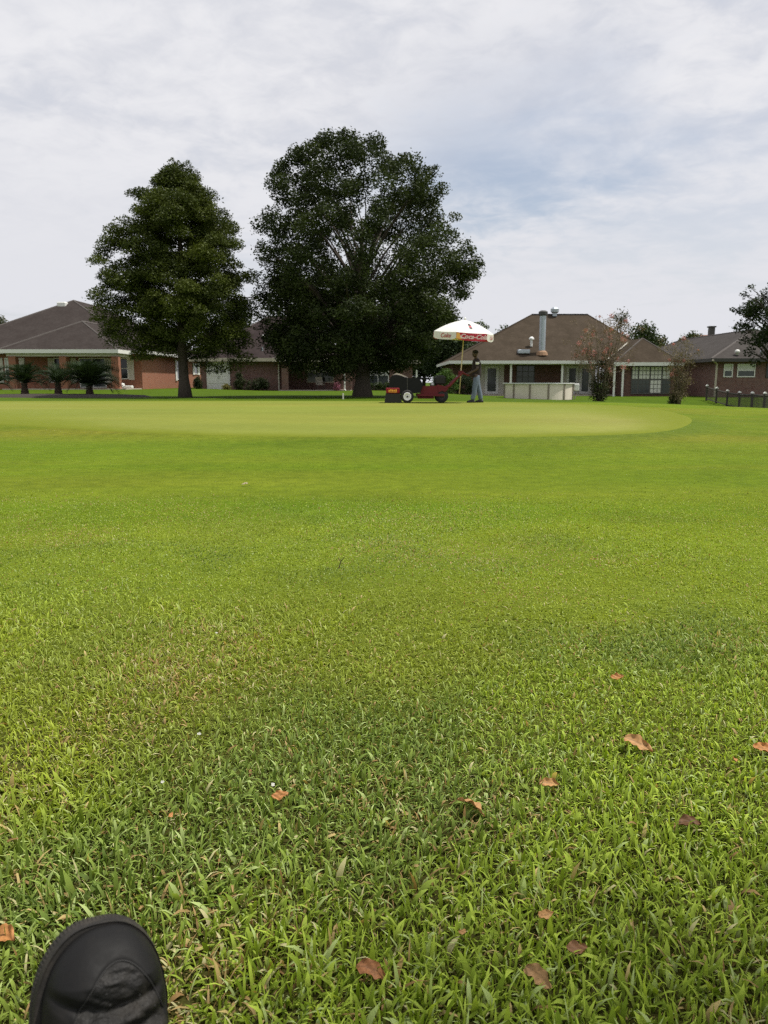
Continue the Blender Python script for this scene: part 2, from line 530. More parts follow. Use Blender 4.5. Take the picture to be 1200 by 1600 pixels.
def terrain(x, y, d=None):
    if d is None: d = green_dist(x, y).reshape(np.shape(x))
    return base_h(x, y) * (1 - sstep(-2, 1, d)) + 0.10 * sstep(-1.3, 0.9, d)
def tz(x, y):
    return float(terrain(np.array([x]), np.array([y]))[0])

def pal(c): return np.array(c, float)
def grass_tone(x, y, d):
    """turf colour (what kind of turf grows there), the same for soil sheet and blades"""
    x = np.asarray(x, float); y = np.asarray(y, float)
    n1 = fbm(x * 0.35, y * 0.35, 11)[..., None]
    n2 = fbm(x * 1.3, y * 1.3, 23)[..., None]
    n3 = fbm(x * 0.12 + y * 0.02, y * 0.8, 31)[..., None]
    rough = pal((0.130, 0.185, 0.011)) * (0.82 + 0.36 * n2) + pal((0.035, 0.02, 0.008)) * (n1 - 0.45) * 1.6
    cut = pal((0.116, 0.160, 0.010)) * (0.84 + 0.32 * n2) + pal((0.06, 0.018, 0.008)) * (n3 - 0.5) * 1.3
    fringe = pal((0.121, 0.150, 0.013)) * (0.82 + 0.36 * n2) + pal((0.07, 0.02, 0.01)) * (n3 - 0.5) * 1.5
    lawn = pal((0.058, 0.100, 0.006)) * (0.85 + 0.3 * n2)
    edge = 4.05 + 0.5 * (fbm(x * 0.5, y * 0.2, 41) - 0.5) * 2
    a = sstep(edge - 0.25, edge + 0.35, y)[..., None]
    c = rough * (1 - a) + cut * a
    b = (sstep(-3.2, -0.4, d) * (1 - sstep(30, 33, y)))[..., None]
    c = c * (1 - b) + fringe * b
    fb = (sstep(-0.75, -0.15, d + 0.25 * (fbm(x * 1.1, y * 1.1, 57) - 0.5)) * sstep(0.0, 3.0, x) * (1 - sstep(14, 17, y)))[..., None]
    c = c * (1 - fb) + pal((0.085, 0.125, 0.014)) * fb * 0.8 + c * fb * 0.2
    e = (sstep(30.5, 33, y) * sstep(-2.5, -0.5, -np.abs(np.minimum(d, 0)) * 0 - 0.0) if False else sstep(30.8, 32.5, y))[..., None]
    c = c * (1 - e) + lawn * e
    return np.clip(c, 0.004, 1)

ang = np.concatenate([np.radians(np.linspace(40, 140, 260)), np.radians(np.linspace(140, 400, 70)[1:-1])])
rad = 0.15 * np.exp(np.linspace(0, math.log(1500 / 0.15), 430))
RR, AA = np.meshgrid(rad, ang, indexing='ij')
gx = RR * np.cos(AA); gy = RR * np.sin(AA)
gd = green_dist(gx.ravel(), gy.ravel()).reshape(gx.shape)
gz = terrain(gx, gy, gd)
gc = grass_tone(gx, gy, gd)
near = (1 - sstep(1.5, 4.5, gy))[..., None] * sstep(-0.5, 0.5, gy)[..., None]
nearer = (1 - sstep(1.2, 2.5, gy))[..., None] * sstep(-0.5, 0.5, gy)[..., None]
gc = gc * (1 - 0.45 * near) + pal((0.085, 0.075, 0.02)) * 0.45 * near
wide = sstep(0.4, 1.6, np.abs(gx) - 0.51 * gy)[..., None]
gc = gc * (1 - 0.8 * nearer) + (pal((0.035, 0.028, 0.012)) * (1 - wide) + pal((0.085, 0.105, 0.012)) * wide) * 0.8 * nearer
nr, na = gx.shape
V = np.stack([gx, gy, gz], -1).reshape(-1, 3)
I = np.arange(nr * na).reshape(nr, na)
F = np.stack([I[:-1], I[1:], np.roll(I, -1, 1)[1:], np.roll(I, -1, 1)[:-1]], -1).reshape(-1, 4)
cidx = len(V)
V = np.vstack([V, [[0, 0, 0]]])
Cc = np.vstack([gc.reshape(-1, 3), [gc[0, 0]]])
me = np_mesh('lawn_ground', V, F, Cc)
def turf_mat(name, fine, amp, bump):
    b = NB(name)
    a = b.n('ShaderNodeAttribute', attribute_name='Col')
    co = b.coords()
    n = b.noise(co, fine, 5, 0.7)
    n2 = b.noise(b.mapping(co, (1, 1, 1)), fine * 0.12, 4, 0.6)
    c = b.mix(b.range(n, 0.28, 0.72), tuple([1 - amp] * 3), tuple([1 + amp] * 3))
    c2 = b.mix(b.range(n2, 0.3, 0.7), (1 - amp * 0.6, 1 - amp * 0.5, 1 - amp * 0.6), (1 + amp * 0.6, 1 + amp * 0.5, 1 + amp * 0.45))
    base = b.mix(1.0, b.mix(1.0, a.outputs['Color'], c, 'MULTIPLY'), c2, 'MULTIPLY')
    b.set(Base_Color=base, Roughness=0.9, Specular_IOR_Level=0.05)
    b.bump(n, bump, 0.02)
    return b.m
M['turf'] = turf_mat('turf', 60, 0.33, 0.7)
M['green_turf'] = turf_mat('green_turf', 45, 0.10, 0.15)
tag(link('lawn_ground', me, M['turf'], None, True), 'mown grass ground sloping gently between the photographer and the houses', None, None, 'structure')

# putting green sheet
ctr = np.array([-4.5, 21.5])
ss = np.concatenate([[0.0], np.linspace(0.04, 0.9, 40), np.linspace(0.91, 1.0, 14)])
gxy = ctr + ss[:, None, None] * (GP[None] - ctr)
d = green_dist(gxy[..., 0].ravel(), gxy[..., 1].ravel()).reshape(gxy.shape[:2]); d[-1] = 0
hz = terrain(gxy[..., 0], gxy[..., 1], d) + 0.012
hz[-1] -= 0.02
n1 = fbm(gxy[..., 0] * 0.35, gxy[..., 1] * 0.9, 71)[..., None]; n2 = fbm(gxy[..., 0] * 0.08, gxy[..., 1] * 0.5, 77)[..., None]
dr = d + 0.5 * (fbm(gxy[..., 0] * 1.3, gxy[..., 1] * 1.3, 91) - 0.5)
wid = 0.5 + 2.2 * sstep(12, 20, gxy[..., 1]) + 2.0 * sstep(3, 9, -gxy[..., 0]) + 1.2 * sstep(3, 6, gxy[..., 0])
rim = (1 - sstep(0.0, 1.0, dr / wid))[..., None]
c = pal((0.170, 0.192, 0.034)) * (0.88 + 0.24 * n1) + pal((0.05, 0.012, 0.005)) * (n2 - 0.5)
right = (sstep(1, 5, gxy[..., 0]) * (1 - sstep(14, 22, gxy[..., 1])))[..., None]
c = c + pal((0.03, 0.018, 0.016)) * right * (1 - rim)
c = c * (1 - rim * 0.9) + pal((0.132, 0.158, 0.014)) * rim * 0.9
V = np.concatenate([gxy, hz[..., None]], -1).reshape(-1, 3)
ns, npn = gxy.shape[:2]
I = np.arange(ns * npn).reshape(ns, npn)
F = np.stack([I[:-1], I[1:], np.roll(I, -1, 1)[1:], np.roll(I, -1, 1)[:-1]], -1).reshape(-1, 4)
tag(link('putting_green', np_mesh('putting_green', V, F[npn - npn:], c.reshape(-1, 3)), M['green_turf'], None, True),
    'smooth pale putting green raised slightly above the lawn', None, None, 'structure')

# mulch bed under the palms
mb_pts = closed_spline([(-23.0, 42.6), (-18, 40.6), (-14.4, 40.6), (-12.6, 42.6), (-13.6, 45.6), (-18, 46.6), (-22.8, 46.2)], 8)
mc = mb_pts.mean(0)
ss = np.array([0.0, 0.4, 0.7, 0.9, 1.0]); hh = np.array([0.16, 0.15, 0.12, 0.08, -0.03])
mxy = mc + ss[:, None, None] * (mb_pts[None] - mc)
mz = terrain(mxy[..., 0], mxy[..., 1]) + hh[:, None] + 0.02 * (rng.random(mxy.shape[:2]) - 0.5)
V = np.concatenate([mxy, mz[..., None]], -1).reshape(-1, 3)
ns, npn = mxy.shape[:2]; I = np.arange(ns * npn).reshape(ns, npn)
F = np.stack([I[:-1], I[1:], np.roll(I, -1, 1)[1:], np.roll(I, -1, 1)[:-1]], -1).reshape(-1, 4)
tag(link('mulch_bed', np_mesh('mulch_bed', V, F), M['mulch'], None, True), 'dark mulch bed under the sago palms', None, None, 'structure')

# ------------------------------------------------------------------ houses
def hip_roof(mb, x0, x1, y0, y1, ze, zr, rx0, rx1, ry0=None, ry1=None, th=0.06):
    """ridge along x (ry0 None -> y mid) or along y (rx0 == rx1)."""
    if ry0 is None: ry0 = ry1 = (y0 + y1) / 2
    A = [(x0, y0), (x1, y0), (x1, y1), (x0, y1)]
    vs = [(*a, ze - th) for a in A] + [(*a, ze) for a in A]
    fs = [(3, 2, 1, 0)] + [(i, (i + 1) % 4, 4 + (i + 1) % 4, 4 + i) for i in range(4)]
    if abs(rx1 - rx0) > abs(ry1 - ry0):
        vs += [(rx0, ry0, zr), (rx1, ry1, zr)]
        fs += [(4, 5, 9, 8), (5, 6, 9), (6, 7, 8, 9), (7, 4, 8)]
        hips = [(4, 8), (7, 8), (5, 9), (6, 9), (8, 9)]
    else:
        vs += [(rx0, ry0, zr), (rx1, ry1, zr)]
        fs += [(4, 5, 8), (5, 6, 9, 8), (6, 7, 9), (7, 4, 8, 9)]
        hips = [(4, 8), (5, 8), (6, 9), (7, 9), (8, 9)]
    mb.add(vs, fs)
    return [(vs[a], vs[b]) for a, b in hips]
def caps(o, mat, parent, hips, r=0.07, name='ridge_cap'):
    for a, b in hips:
        mb = MB(o); mb.tube([a, b], r, 5); mb.build(name, M[mat], parent)
def fascia(mb, x0, x1, y0, y1, z0, z1, t=0.04, sides='fblr'):
    if 'f' in sides: mb.box(x0 - t, x1 + t, y0 - t, y0 - 0.002, z0, z1)
    if 'b' in sides: mb.box(x0 - t, x1 + t, y1 + 0.002, y1 + t, z0, z1)
    if 'l' in sides: mb.box(x0 - t, x0 - 0.002, y0, y1, z0, z1)
    if 'r' in sides: mb.box(x1 + 0.002, x1 + t, y0, y1, z0, z1)

def window(parent, o, x, y, z0, z1, w, axis='y', sgn=-1, frame='white_paint', glass='glass_dark', cols=1, rows=2, blind=0.0, name='window', fr=0.07, label=None):
    """window on a wall plane; x (or y) is the centre along the wall"""
    def B(mb, a0, a1, d0, d1, zz0, zz1):
        d0, d1 = sorted((d0 * sgn, d1 * sgn))
        if axis == 'y': mb.box(x + a0, x + a1, y + d0, y + d1, zz0, zz1)
        else: mb.box(x + d0, x + d1, y + a0, y + a1, zz0, zz1)
    mb = MB(o); h = w / 2
    B(mb, -h, -h + fr, -0.02, 0.06, z0, z1); B(mb, h - fr, h, -0.02, 0.06, z0, z1)
    B(mb, -h + fr, h - fr, -0.02, 0.06, z1 - fr, z1); B(mb, -h + fr, h - fr, -0.02, 0.06, z0, z0 + fr)
    win = mb.build(name, M[frame], parent)
    if label: win['label'] = label
    iw = w - 2 * fr; ih = z1 - z0 - 2 * fr
    for i in range(1, cols):
        t = MB(o); c = -h + fr + iw * i / cols; B(t, c - 0.022, c + 0.022, 0.012, 0.045, z0 + fr, z1 - fr); t.build('mullion', M[frame], win)
    for j in range(1, rows):
        t = MB(o); c = z0 + fr + ih * j / rows; B(t, -h + fr, h - fr, 0.014, 0.048, c - 0.022, c + 0.022); t.build('sash_bar', M[frame], win)
    t = MB(o); B(t, -h + fr, h - fr, -0.01, 0.01, z0 + fr, z1 - fr); t.build('pane', M[glass], win)
    if blind > 0:
        t = MB(o); B(t, -h + fr + 0.01, h - fr - 0.01, 0.0102, 0.0118, z1 - fr - ih * blind, z1 - fr - 0.005); t.build('blind', M['blind'], win)
    return win

def part(o, name, mat, parent, fn, smooth=False, label=None):
    mb = MB(o); fn(mb); ob = mb.build(name, M[mat], parent, smooth)
    if label: ob['label'] = label
    return ob

# --- house 1: orange brick, left
O = (-24.4, 57.0, 0.28)
h1 = thing('brick_house', 'orange brick house behind the sago palms with columned porch and grey hip roof', 'house', O, 0, 'brick houses round the green')
part(O, 'wall', 'brick_orange', h1, lambda m: m.box(-31.4, -17.25, 57, 77.4, 0.1, 2.95))
hips = []
def f(m): hips.extend(hip_roof(m, -32.2, -16.7, 56.2, 78.2, 2.96, 7.15, -24.5, -24.5, 64.0, 70.4))
rf = part(O, 'roof', 'shingle_grey', h1, f)
caps(O, 'ridge_cap', rf, hips, 0.06, 'ridge_cap')
part(O, 'fascia', 'white_paint', h1, lambda m: fascia(m, -32.2, -16.7, 56.2, 78.2, 2.76, 2.98, 0.05))
hips2 = []
def f(m): hips2.extend(hip_roof(m, -25.7, -17.72, 53.4, 60.3, 2.93, 5.05, -21.4, -21.4, 57.3, 60.25))
rf2 = part(O, 'porch_roof', 'shingle_grey', h1, f)
caps(O, 'ridge_cap', rf2, hips2[:2] + hips2[4:], 0.06, 'ridge_cap')
part(O, 'porch_fascia', 'white_paint', h1, lambda m: fascia(m, -25.7, -17.72, 53.4, 56.1, 2.70, 2.95, 0.05, 'flr'))
part(O, 'porch_beam', 'cream_paint', h1, lambda m: (m.box(-25.3, -17.9, 53.7, 54.0, 2.5, 2.86), m.box(-18.2, -17.9, 54.0, 56.95, 2.5, 2.86)))
part(O, 'porch_slab', 'concrete', h1, lambda m: m.box(-25.6, -17.3, 53.4, 56.99, 0.05, 0.36))
for cx in (-24.9, -21.5, -18.02):
    part(O, 'column', 'brick_orange', h1, lambda m: m.box(cx - 0.235, cx + 0.235, 53.62, 54.09, 0.36, 2.5))
for x0, x1 in ((-27.45, -27.1), (-25.95, -25.55), (-23.9, -23.5), (-22.3, -21.9), (-19.8, -19.4)):
    part(O, 'shutter', 'cream_paint', h1, lambda m: m.box(x0, x1, 56.93, 56.99, 0.75, 2.5, 0.015))
part(O, 'shutter', 'cream_paint', h1, lambda m: m.box(-18.2, -17.8, 56.93, 56.99, 0.95, 2.5, 0.015))
window(h1, O, -26.5, 57, 0.9, 2.5, 0.95, blind=0.5)
window(h1, O, -23.2, 57, 0.9, 2.5, 0.6)
window(h1, O, -18.5, 57, 1.0, 2.5, 0.6)
window(h1, O, -20.75, 57, 0.4, 2.5, 1.9, cols=2, rows=1, name='sliding_door', glass='glass_grey')
window(h1, O, -17.25, 66.9, 1.0, 2.6, 0.9, axis='x', sgn=1, frame='white_paint')
part(O, 'shutter', 'white_paint', h1, lambda m: m.box(-17.24, -17.17, 66.0, 66.42, 0.9, 2.65, 0.015))
part(O, 'shutter', 'white_paint', h1, lambda m: m.box(-17.24, -17.17, 67.38, 67.8, 0.9, 2.65, 0.015))
window(h1, O, -17.25, 73.3, 1.5, 2.45, 1.2, axis='x', sgn=1)
part(O, 'shutter', 'white_paint', h1, lambda m: m.box(-17.24, -17.17, 72.0, 72.65, 1.45, 2.5, 0.015))
part(O, 'shutter', 'white_paint', h1, lambda m: m.box(-17.24, -17.17, 73.95, 74.6, 1.45, 2.5, 0.015))
part(O, 'roof_vent', 'white_paint', rf, lambda m: (m.box(-25.45, -24.75, 63.0, 63.6, 6.45, 6.95, 0.06), m.box(-25.7, -24.5, 62.9, 63.7, 6.30, 6.48)), False, 'pale box vent near the roof peak')

# --- house 2: dark brick behind the two trees
O = (-6.0, 62.0, 0.12)
h2 = thing('brick_house', 'dark brick house behind the two big trees with pale double door', 'house', O, 0, 'brick houses round the green')
part(O, 'wall', 'brick_plum', h2, lambda m: (m.box(-14.2, -8.1, 62, 71.5, -0.1, 2.6), m.box(-8.1, -3.3, 64.6, 71.4, -0.1, 2.58), m.box(-3.3, 2.35, 66, 73, -0.1, 2.5)))
part(O, 'porch_slab', 'concrete', h2, lambda m: m.box(-8.1, -2.6, 61.2, 64.59, -0.05, 0.2))
hips = []
def f(m): hips.extend(hip_roof(m, -14.9, -2.6, 61.4, 73.2, 2.6, 6.2, -9.6, -7.2))
rf = part(O, 'roof', 'shingle_dark', h2, f)
caps(O, 'ridge_cap', rf, hips, 0.05, 'ridge_cap')
def f(m): hip_roof(m, -3.9, 2.95, 65.4, 73.6, 2.52, 4.7, -0.7, -0.3)
part(O, 'side_roof', 'shingle_dark', h2, f)
hh2 = []
def f(m): hh2.extend(hip_roof(m, -8.5, -2.5, 60.8, 66.5, 2.56, 4.5, -5.5, -5.5, 63.8, 66.45))
rf2 = part(O, 'porch_roof', 'shingle_dark', h2, f)
caps(O, 'ridge_cap', rf2, hh2[:2] + hh2[4:], 0.05, 'ridge_cap')
part(O, 'fascia', 'beige_paint', h2, lambda m: (fascia(m, -14.9, -8.6, 61.4, 73.2, 2.36, 2.62, 0.05, 'fl'), fascia(m, -8.5, -2.5, 60.8, 65.3, 2.32, 2.58, 0.05, 'flr'), fascia(m, -2.4, 2.95, 65.4, 73.6, 2.27, 2.54, 0.05, 'fr')))
for cx in (-7.6, -2.72):
    part(O, 'column', 'brick_plum', h2, lambda m: m.box(cx - 0.25, cx + 0.25, 61.2, 61.7, 0.2, 2.32))
part(O, 'downspout', 'cream_paint', h2, lambda m: m.tube([(-8.15, 61.9, 2.4), (-8.15, 61.9, 0.1)], 0.06, 6))
part(O, 'downspout', 'white_paint', h2, lambda m: (m.tube([(-3.02, 61.1, 2.35), (-3.02, 61.1, 0.25), (-2.9, 60.95, 0.14)], 0.055, 6)))
# double door with panels
dd = part(O, 'double_door', 'white_paint', h2, lambda m: m.box(-13.75, -11.95, 61.93, 61.99, 0.1, 2.36))
for x0, x1 in ((-13.7, -12.87), (-12.83, -12.0)):
    for z0, z1 in ((0.16, 0.62), (0.68, 1.2), (1.26, 1.78), (1.84, 2.3)):
        part(O, 'panel', 'white_paint', dd, lambda m: m.box(x0 + 0.03, x1 - 0.03, 61.905, 61.931, z0, z1, 0.01))
part(O, 'handle', 'dark_metal', dd, lambda m: m.tube([(-12.8, 61.87, 1.05), (-12.8, 61.87, 1.3)], 0.018, 5))
window(h2, O, -5.15, 64.6, 0.75, 2.4, 2.2, cols=2, rows=2, blind=0.52, frame='beige_paint')
window(h2, O, -0.5, 66, 0.55, 2.15, 1.8, cols=2, rows=2, blind=0.5, glass='glass_grey')
def f(m):
    m.lathe((-9.5, 64.1, 4.05), [(0.1, 0), (0.1, 0.3), (0.24, 0.3), (0.22, 0.42), (0.1, 0.5)], 'z', 10)
part(O, 'roof_vent', 'white_paint', rf, f, True, 'white mushroom roof vent')
for vx, vy, vz in ((-8.5, 65.2, 4.7), (-9.45, 62.4, 3.05)):
    part(O, 'vent_pipe', 'galv', rf, lambda m: m.tube([(vx, vy, vz), (vx, vy, vz + 0.45)], 0.06, 6))

# --- house 3: brown hip roof behind the pool
O = (14.0, 65.0, -0.27)
h3 = thing('brick_house', 'low house with broad brown hip roof and metal flue behind the round pool', 'house', O, 0, 'brick houses round the green')
part(O, 'wall', 'brick_dark', h3, lambda m: (m.box(5.6, 17.2, 65, 76, -0.5, 2.45), m.box(18.2, 22.0, 60.5, 66, -0.5, 2.22)))
for x0, x1 in ((7.3, 9.75), (14.6, 17.1)):
    part(O, 'siding_wall', 'cream_paint', h3, lambda m: m.box(x0, x1, 64.92, 64.99, -0.2, 2.3))
part(O, 'porch_slab', 'concrete', h3, lambda m: m.box(5.6, 18.1, 62.1, 64.9, -0.45, -0.17))
hips = []
def f(m): hips.extend(hip_roof(m, 5.1, 21.9, 62, 77, 2.42, 6.5, 12.7, 17.5))
rf = part(O, 'roof', 'shingle_brown', h3, f)
caps(O, 'ridge_cap_dark', rf, hips[4:], 0.1, 'ridge_cap')
caps(O, 'shingle_brown', rf, hips[:4], 0.06, 'hip_cap')
part(O, 'fascia', 'white_paint', h3, lambda m: fascia(m, 5.1, 17.0, 62, 77, 2.2, 2.44, 0.05, 'fl'))
hw = []
def f(m): hw.extend(hip_roof(m, 17.2, 22.35, 59.8, 66.0, 2.24, 4.15, 20.0, 20.0, 62.3, 65.9))
rf2 = part(O, 'wing_roof', 'shingle_brown', h3, f)
caps(O, 'ridge_cap', rf2, hw[:2], 0.05, 'hip_cap')
part(O, 'valley_flashing', 'cream_paint', rf2, lambda m: m.tube([(17.25, 61.95, 2.52), (19.5, 64.4, 3.9)], 0.04, 5))
part(O, 'wing_fascia', 'white_paint', h3, lambda m: fascia(m, 17.2, 22.35, 59.8, 61.9, 2.0, 2.26, 0.05, 'fr'))
part(O, 'porch_beam', 'white_paint', h3, lambda m: m.box(5.5, 17.15, 62.3, 62.5, 2.15, 2.34))
for cx, cy in ((9.9, 62.4), (13.9, 62.4)):
    part(O, 'porch_post', 'white_paint', h3, lambda m: m.box(cx - 0.075, cx + 0.075, cy - 0.075, cy + 0.075, -0.18, 2.15))
for cx, cy in ((17.3, 60.0), (17.95, 60.05)):
    part(O, 'porch_post', 'white_paint', h3, lambda m: m.box(cx - 0.065, cx + 0.065, cy - 0.065, cy + 0.065, -0.4, 2.1))
window(h3, O, 8.75, 64.92, -0.15, 2.1, 1.1, rows=1, name='glass_door', fr=0.2, glass='glass_grey')
window(h3, O, 15.3, 64.92, -0.15, 2.1, 0.95, rows=1, name='glass_door', fr=0.2, glass='glass_grey')
window(h3, O, 16.35, 64.92, -0.15, 2.1, 0.95, rows=1, name='glass_door', fr=0.2, glass='glass_grey')
window(h3, O, 11.5, 65, 0.7, 2.15, 1.5, cols=3, rows=3, frame='muntin_dark', glass='glass_grey', fr=0.06)
# wing window wall of small panes
ww = part(O, 'window', 'muntin_dark', h3, lambda m: m.box(18.72, 21.7, 60.42, 60.495, -0.1, 2.0), False, 'wide window of small panes with pale curtains')
colsx = [(18.76, 19.2, 2), (19.28, 20.08, 3), (20.16, 20.98, 3), (21.06, 21.62, 2)]
for ci, (x0, x1, nc) in enumerate(colsx):
    for z0, z1, nr_ in ((1.03, 1.95, 3), (-0.02, 0.95, 3)):
        curtained = (z0 > 1) or ci == 2  # panes backed by pale curtains and blinds; the rest are grey glass
        for i in range(nc):
            for j in range(nr_):
                a0 = x0 + (x1 - x0) * i / nc; a1 = x0 + (x1 - x0) * (i + 1) / nc
                c0 = z0 + (z1 - z0) * j / nr_; c1 = z0 + (z1 - z0) * (j + 1) / nr_
                part(O, 'pane', ('curtain' if ci in (1, 2) else 'blind') if curtained else 'glass_grey', ww,
                     lambda m: m.box(a0 + 0.022, a1 - 0.022, 60.405, 60.421, c0 + 0.022, c1 - 0.022))
# flue, vents on the roof
fl = part(O, 'chimney_flue', 'galv', rf, lambda m: m.lathe((12.4, 63.05, 2.9), [(0.25, 0), (0.25, 3.0)], 'z', 14), False, 'tall grey metal fireplace flue')
part(O, 'flue_cap', 'dark_metal', fl, lambda m: m.lathe((12.4, 63.05, 5.9), [(0.3, 0), (0.36, 0.06), (0.36, 0.3), (0.2, 0.4)], 'z', 14))
part(O, 'flue_flashing', 'rust', fl, lambda m: m.lathe((12.4, 63.05, 2.86), [(0.5, 0), (0.42, 0.25), (0.26, 0.38)], 'z', 12))
part(O, 'roof_vent', 'galv', rf, lambda m: (m.box(10.5, 11.45, 62.85, 63.5, 3.0, 3.32, 0.05)), False, 'low box vent on the front slope')
part(O, 'vent_pipe', 'white_paint', rf, lambda m: (m.tube([(11.75, 64.1, 3.6), (11.75, 64.1, 4.15)], 0.1, 8), m.lathe((11.75, 64.1, 4.15), [(0.22, 0), (0.2, 0.1), (0.08, 0.22)], 'z', 8)))
part(O, 'roof_turbine', 'galv', rf, lambda m: (m.lathe((14.6, 69.2, 6.35), [(0.2, 0), (0.2, 0.25), (0.34, 0.35), (0.36, 0.6), (0.2, 0.75)], 'z', 10)))

# --- house 4: right
O = (30.0, 58.0, -0.15)
h4 = thing('brick_house', 'plum brick house with ash grey hip roof beside the low dark fence', 'house', O, 0, 'brick houses round the green')
part(O, 'wall', 'brick_plum', h4, lambda m: m.box(24.0, 33.9, 58, 83, -0.6, 2.45))
hips = []
def f(m): hips.extend(hip_roof(m, 23.45, 34.4, 57.4, 83.5, 2.46, 4.85, 28.9, 28.9, 63.0, 78.0))
rf = part(O, 'roof', 'shingle_ash', h4, f)
caps(O, 'ridge_cap', rf, hips, 0.07, 'ridge_cap')
part(O, 'fascia', 'dark_metal', h4, lambda m: fascia(m, 23.45, 34.4, 57.4, 83.5, 2.24, 2.48, 0.05, 'fl'))
part(O, 'downspout', 'beige_paint', h4, lambda m: m.tube([(23.5, 57.3, 2.35), (24.05, 57.85, 2.1), (24.05, 57.9, -0.3)], 0.075, 6))
window(h4, O, 24.95, 58, 1.15, 2.1, 0.66, blind=0.52, glass='glass_grey')
window(h4, O, 26.25, 58, 1.15, 2.1, 1.3, blind=0.5, cols=1, glass='glass_grey')
window(h4, O, 28.1, 58, 1.1, 2.1, 0.8, blind=0.0, frame='dark_metal')
part(O, 'roof_vent', 'white_paint', rf, lambda m: (m.lathe((25.5, 57.95, 2.72), [(0.1, 0), (0.1, 0.16), (0.2, 0.18), (0.16, 0.34), (0.06, 0.4)], 'z', 10)), True, 'white mushroom roof vent')
part(O, 'roof_vent', 'galv', rf, lambda m: (m.lathe((27.3, 58.0, 2.75), [(0.1, 0), (0.1, 0.16), (0.16, 0.18), (0.12, 0.3), (0.06, 0.34)], 'z', 10)), True, 'small grey roof vent')

# --- far house with chimney
O = (38.0, 96.0, 0.0)
h5 = thing('brick_house', 'distant house with reddish roof and slim dark chimney between the trees', 'house', O, 0, 'brick houses round the green')
part(O, 'wall', 'brick_dark', h5, lambda m: m.box(33, 45, 92, 102, -0.5, 3.0))
def f(m): hip_roof(m, 32.3, 45.7, 91.3, 102.7, 3.0, 6.4, 37.0, 40.6)
rf = part(O, 'roof', 'shingle_red', h5, f)
part(O, 'chimney', 'dark_metal', rf, lambda m: (m.box(38.65, 39.25, 95.6, 96.2, 5.0, 7.2), m.box(38.55, 39.35, 95.5, 96.3, 7.2, 7.35)))
window(h5, O, 36.0, 92, 0.9, 2.3, 1.4, blind=0.5)
window(h5, O, 41.0, 92, 0.9, 2.3, 1.4, blind=0.5)

# ------------------------------------------------------------------ trees and plants
def leaf_cloud(clusters, per, ll, lw, c_lo, c_hi, flat=0.75, droop=0.0, up=0.35, seed=1, jitter=0.25):
    """many leaf-sized rhombs spread in gaussian clusters -> V, F, colours. clusters (n,4)"""
    g = np.random.default_rng(seed)
    n = len(clusters)
    cnt = np.maximum(4, (per * (clusters[:, 3] / clusters[:, 3].mean()) ** 2 * g.uniform(0.7, 1.3, n)).astype(int))
    idx = np.repeat(np.arange(n), cnt)
    N = len(idx)
    dirs = g.normal(size=(N, 3)); dirs /= np.linalg.norm(dirs, axis=1)[:, None]
    rr = np.where(g.random(N) < 0.72, g.random(N) ** 0.45, 0.7 + 0.55 * g.random(N) ** 2)
    off = dirs * rr[:, None] * clusters[idx, 3][:, None]
    off[:, 2] *= flat
    if droop: off[:, 2] -= droop * (off[:, 0] ** 2 + off[:, 1] ** 2) / np.maximum(clusters[idx, 3], 0.1)
    c = clusters[idx, :3] + off
    a = g.normal(size=(N, 3)); a[:, 2] *= 0.6; a /= np.linalg.norm(a, axis=1)[:, None]
    nrm = g.normal(size=(N, 3)) + np.array([0, 0, up * 3])
    b = np.cross(nrm, a); b /= np.linalg.norm(b, axis=1)[:, None] + 1e-9
    s = g.uniform(0.65, 1.35, N)[:, None]
    a = a * s * ll / 2; b = b * s * lw / 2
    V = np.stack([c - a, c + b, c + a, c - b], 1).reshape(-1, 3)
    F = np.arange(N * 4).reshape(N, 4)
    cl = g.random(n)
    t = np.clip(0.65 * cl[idx] + 0.35 * g.random(N) + g.normal(0, jitter * 0.3, N), 0, 1)
    colr = np.array(c_lo) * (1 - t[:, None]) + np.array(c_hi) * t[:, None]
    return V, F, np.repeat(colr, 4, axis=0)

def shell_clusters(profile, n, seed, rc=(0.55, 1.0), inner=0.5, lobes=0.2, cx=0.0, cy=0.0):
    """profile: list of (z, radius) or (z, radius towards -x, radius towards +x); clusters mostly in the outer part"""
    g = np.random.default_rng(seed)
    pz = np.array([p[0] for p in profile]); pl_ = np.array([p[1] for p in profile]); pr = np.array([p[-1] for p in profile])
    zz = np.linspace(pz[0], pz[-1], 400); rr = np.maximum(0.3, np.interp(zz, pz, pl_ + pr) / 2)
    w = rr ** 1.3 + 0.3; w /= w.sum()
    z = g.choice(zz, n, p=w) + g.normal(0, 0.05, n)
    th = g.uniform(0, 2 * np.pi, n)
    L = np.interp(z, pz, pl_); Rr = np.interp(z, pz, pr)
    mid_ = (Rr - L) / 2; hx = (Rr + L) / 2
    lob = 1 + lobes * (2 * noise2(th * 1.6 + 20, z * 0.42 + seed, seed) - 1)
    crr = g.uniform(rc[0], rc[1], n)
    q = np.clip(inner + (1 - inner) * g.random(n) ** 0.45, 0, 1) * lob
    ax_ = np.maximum(hx - crr * 0.6, 0.05); ay_ = np.maximum(0.5 * (hx + np.minimum(hx, 5.5)) - crr * 0.6, 0.05)
    return np.stack([cx + mid_ + q * ax_ * np.cos(th), cy + q * ay_ * np.sin(th), z, crr], 1)

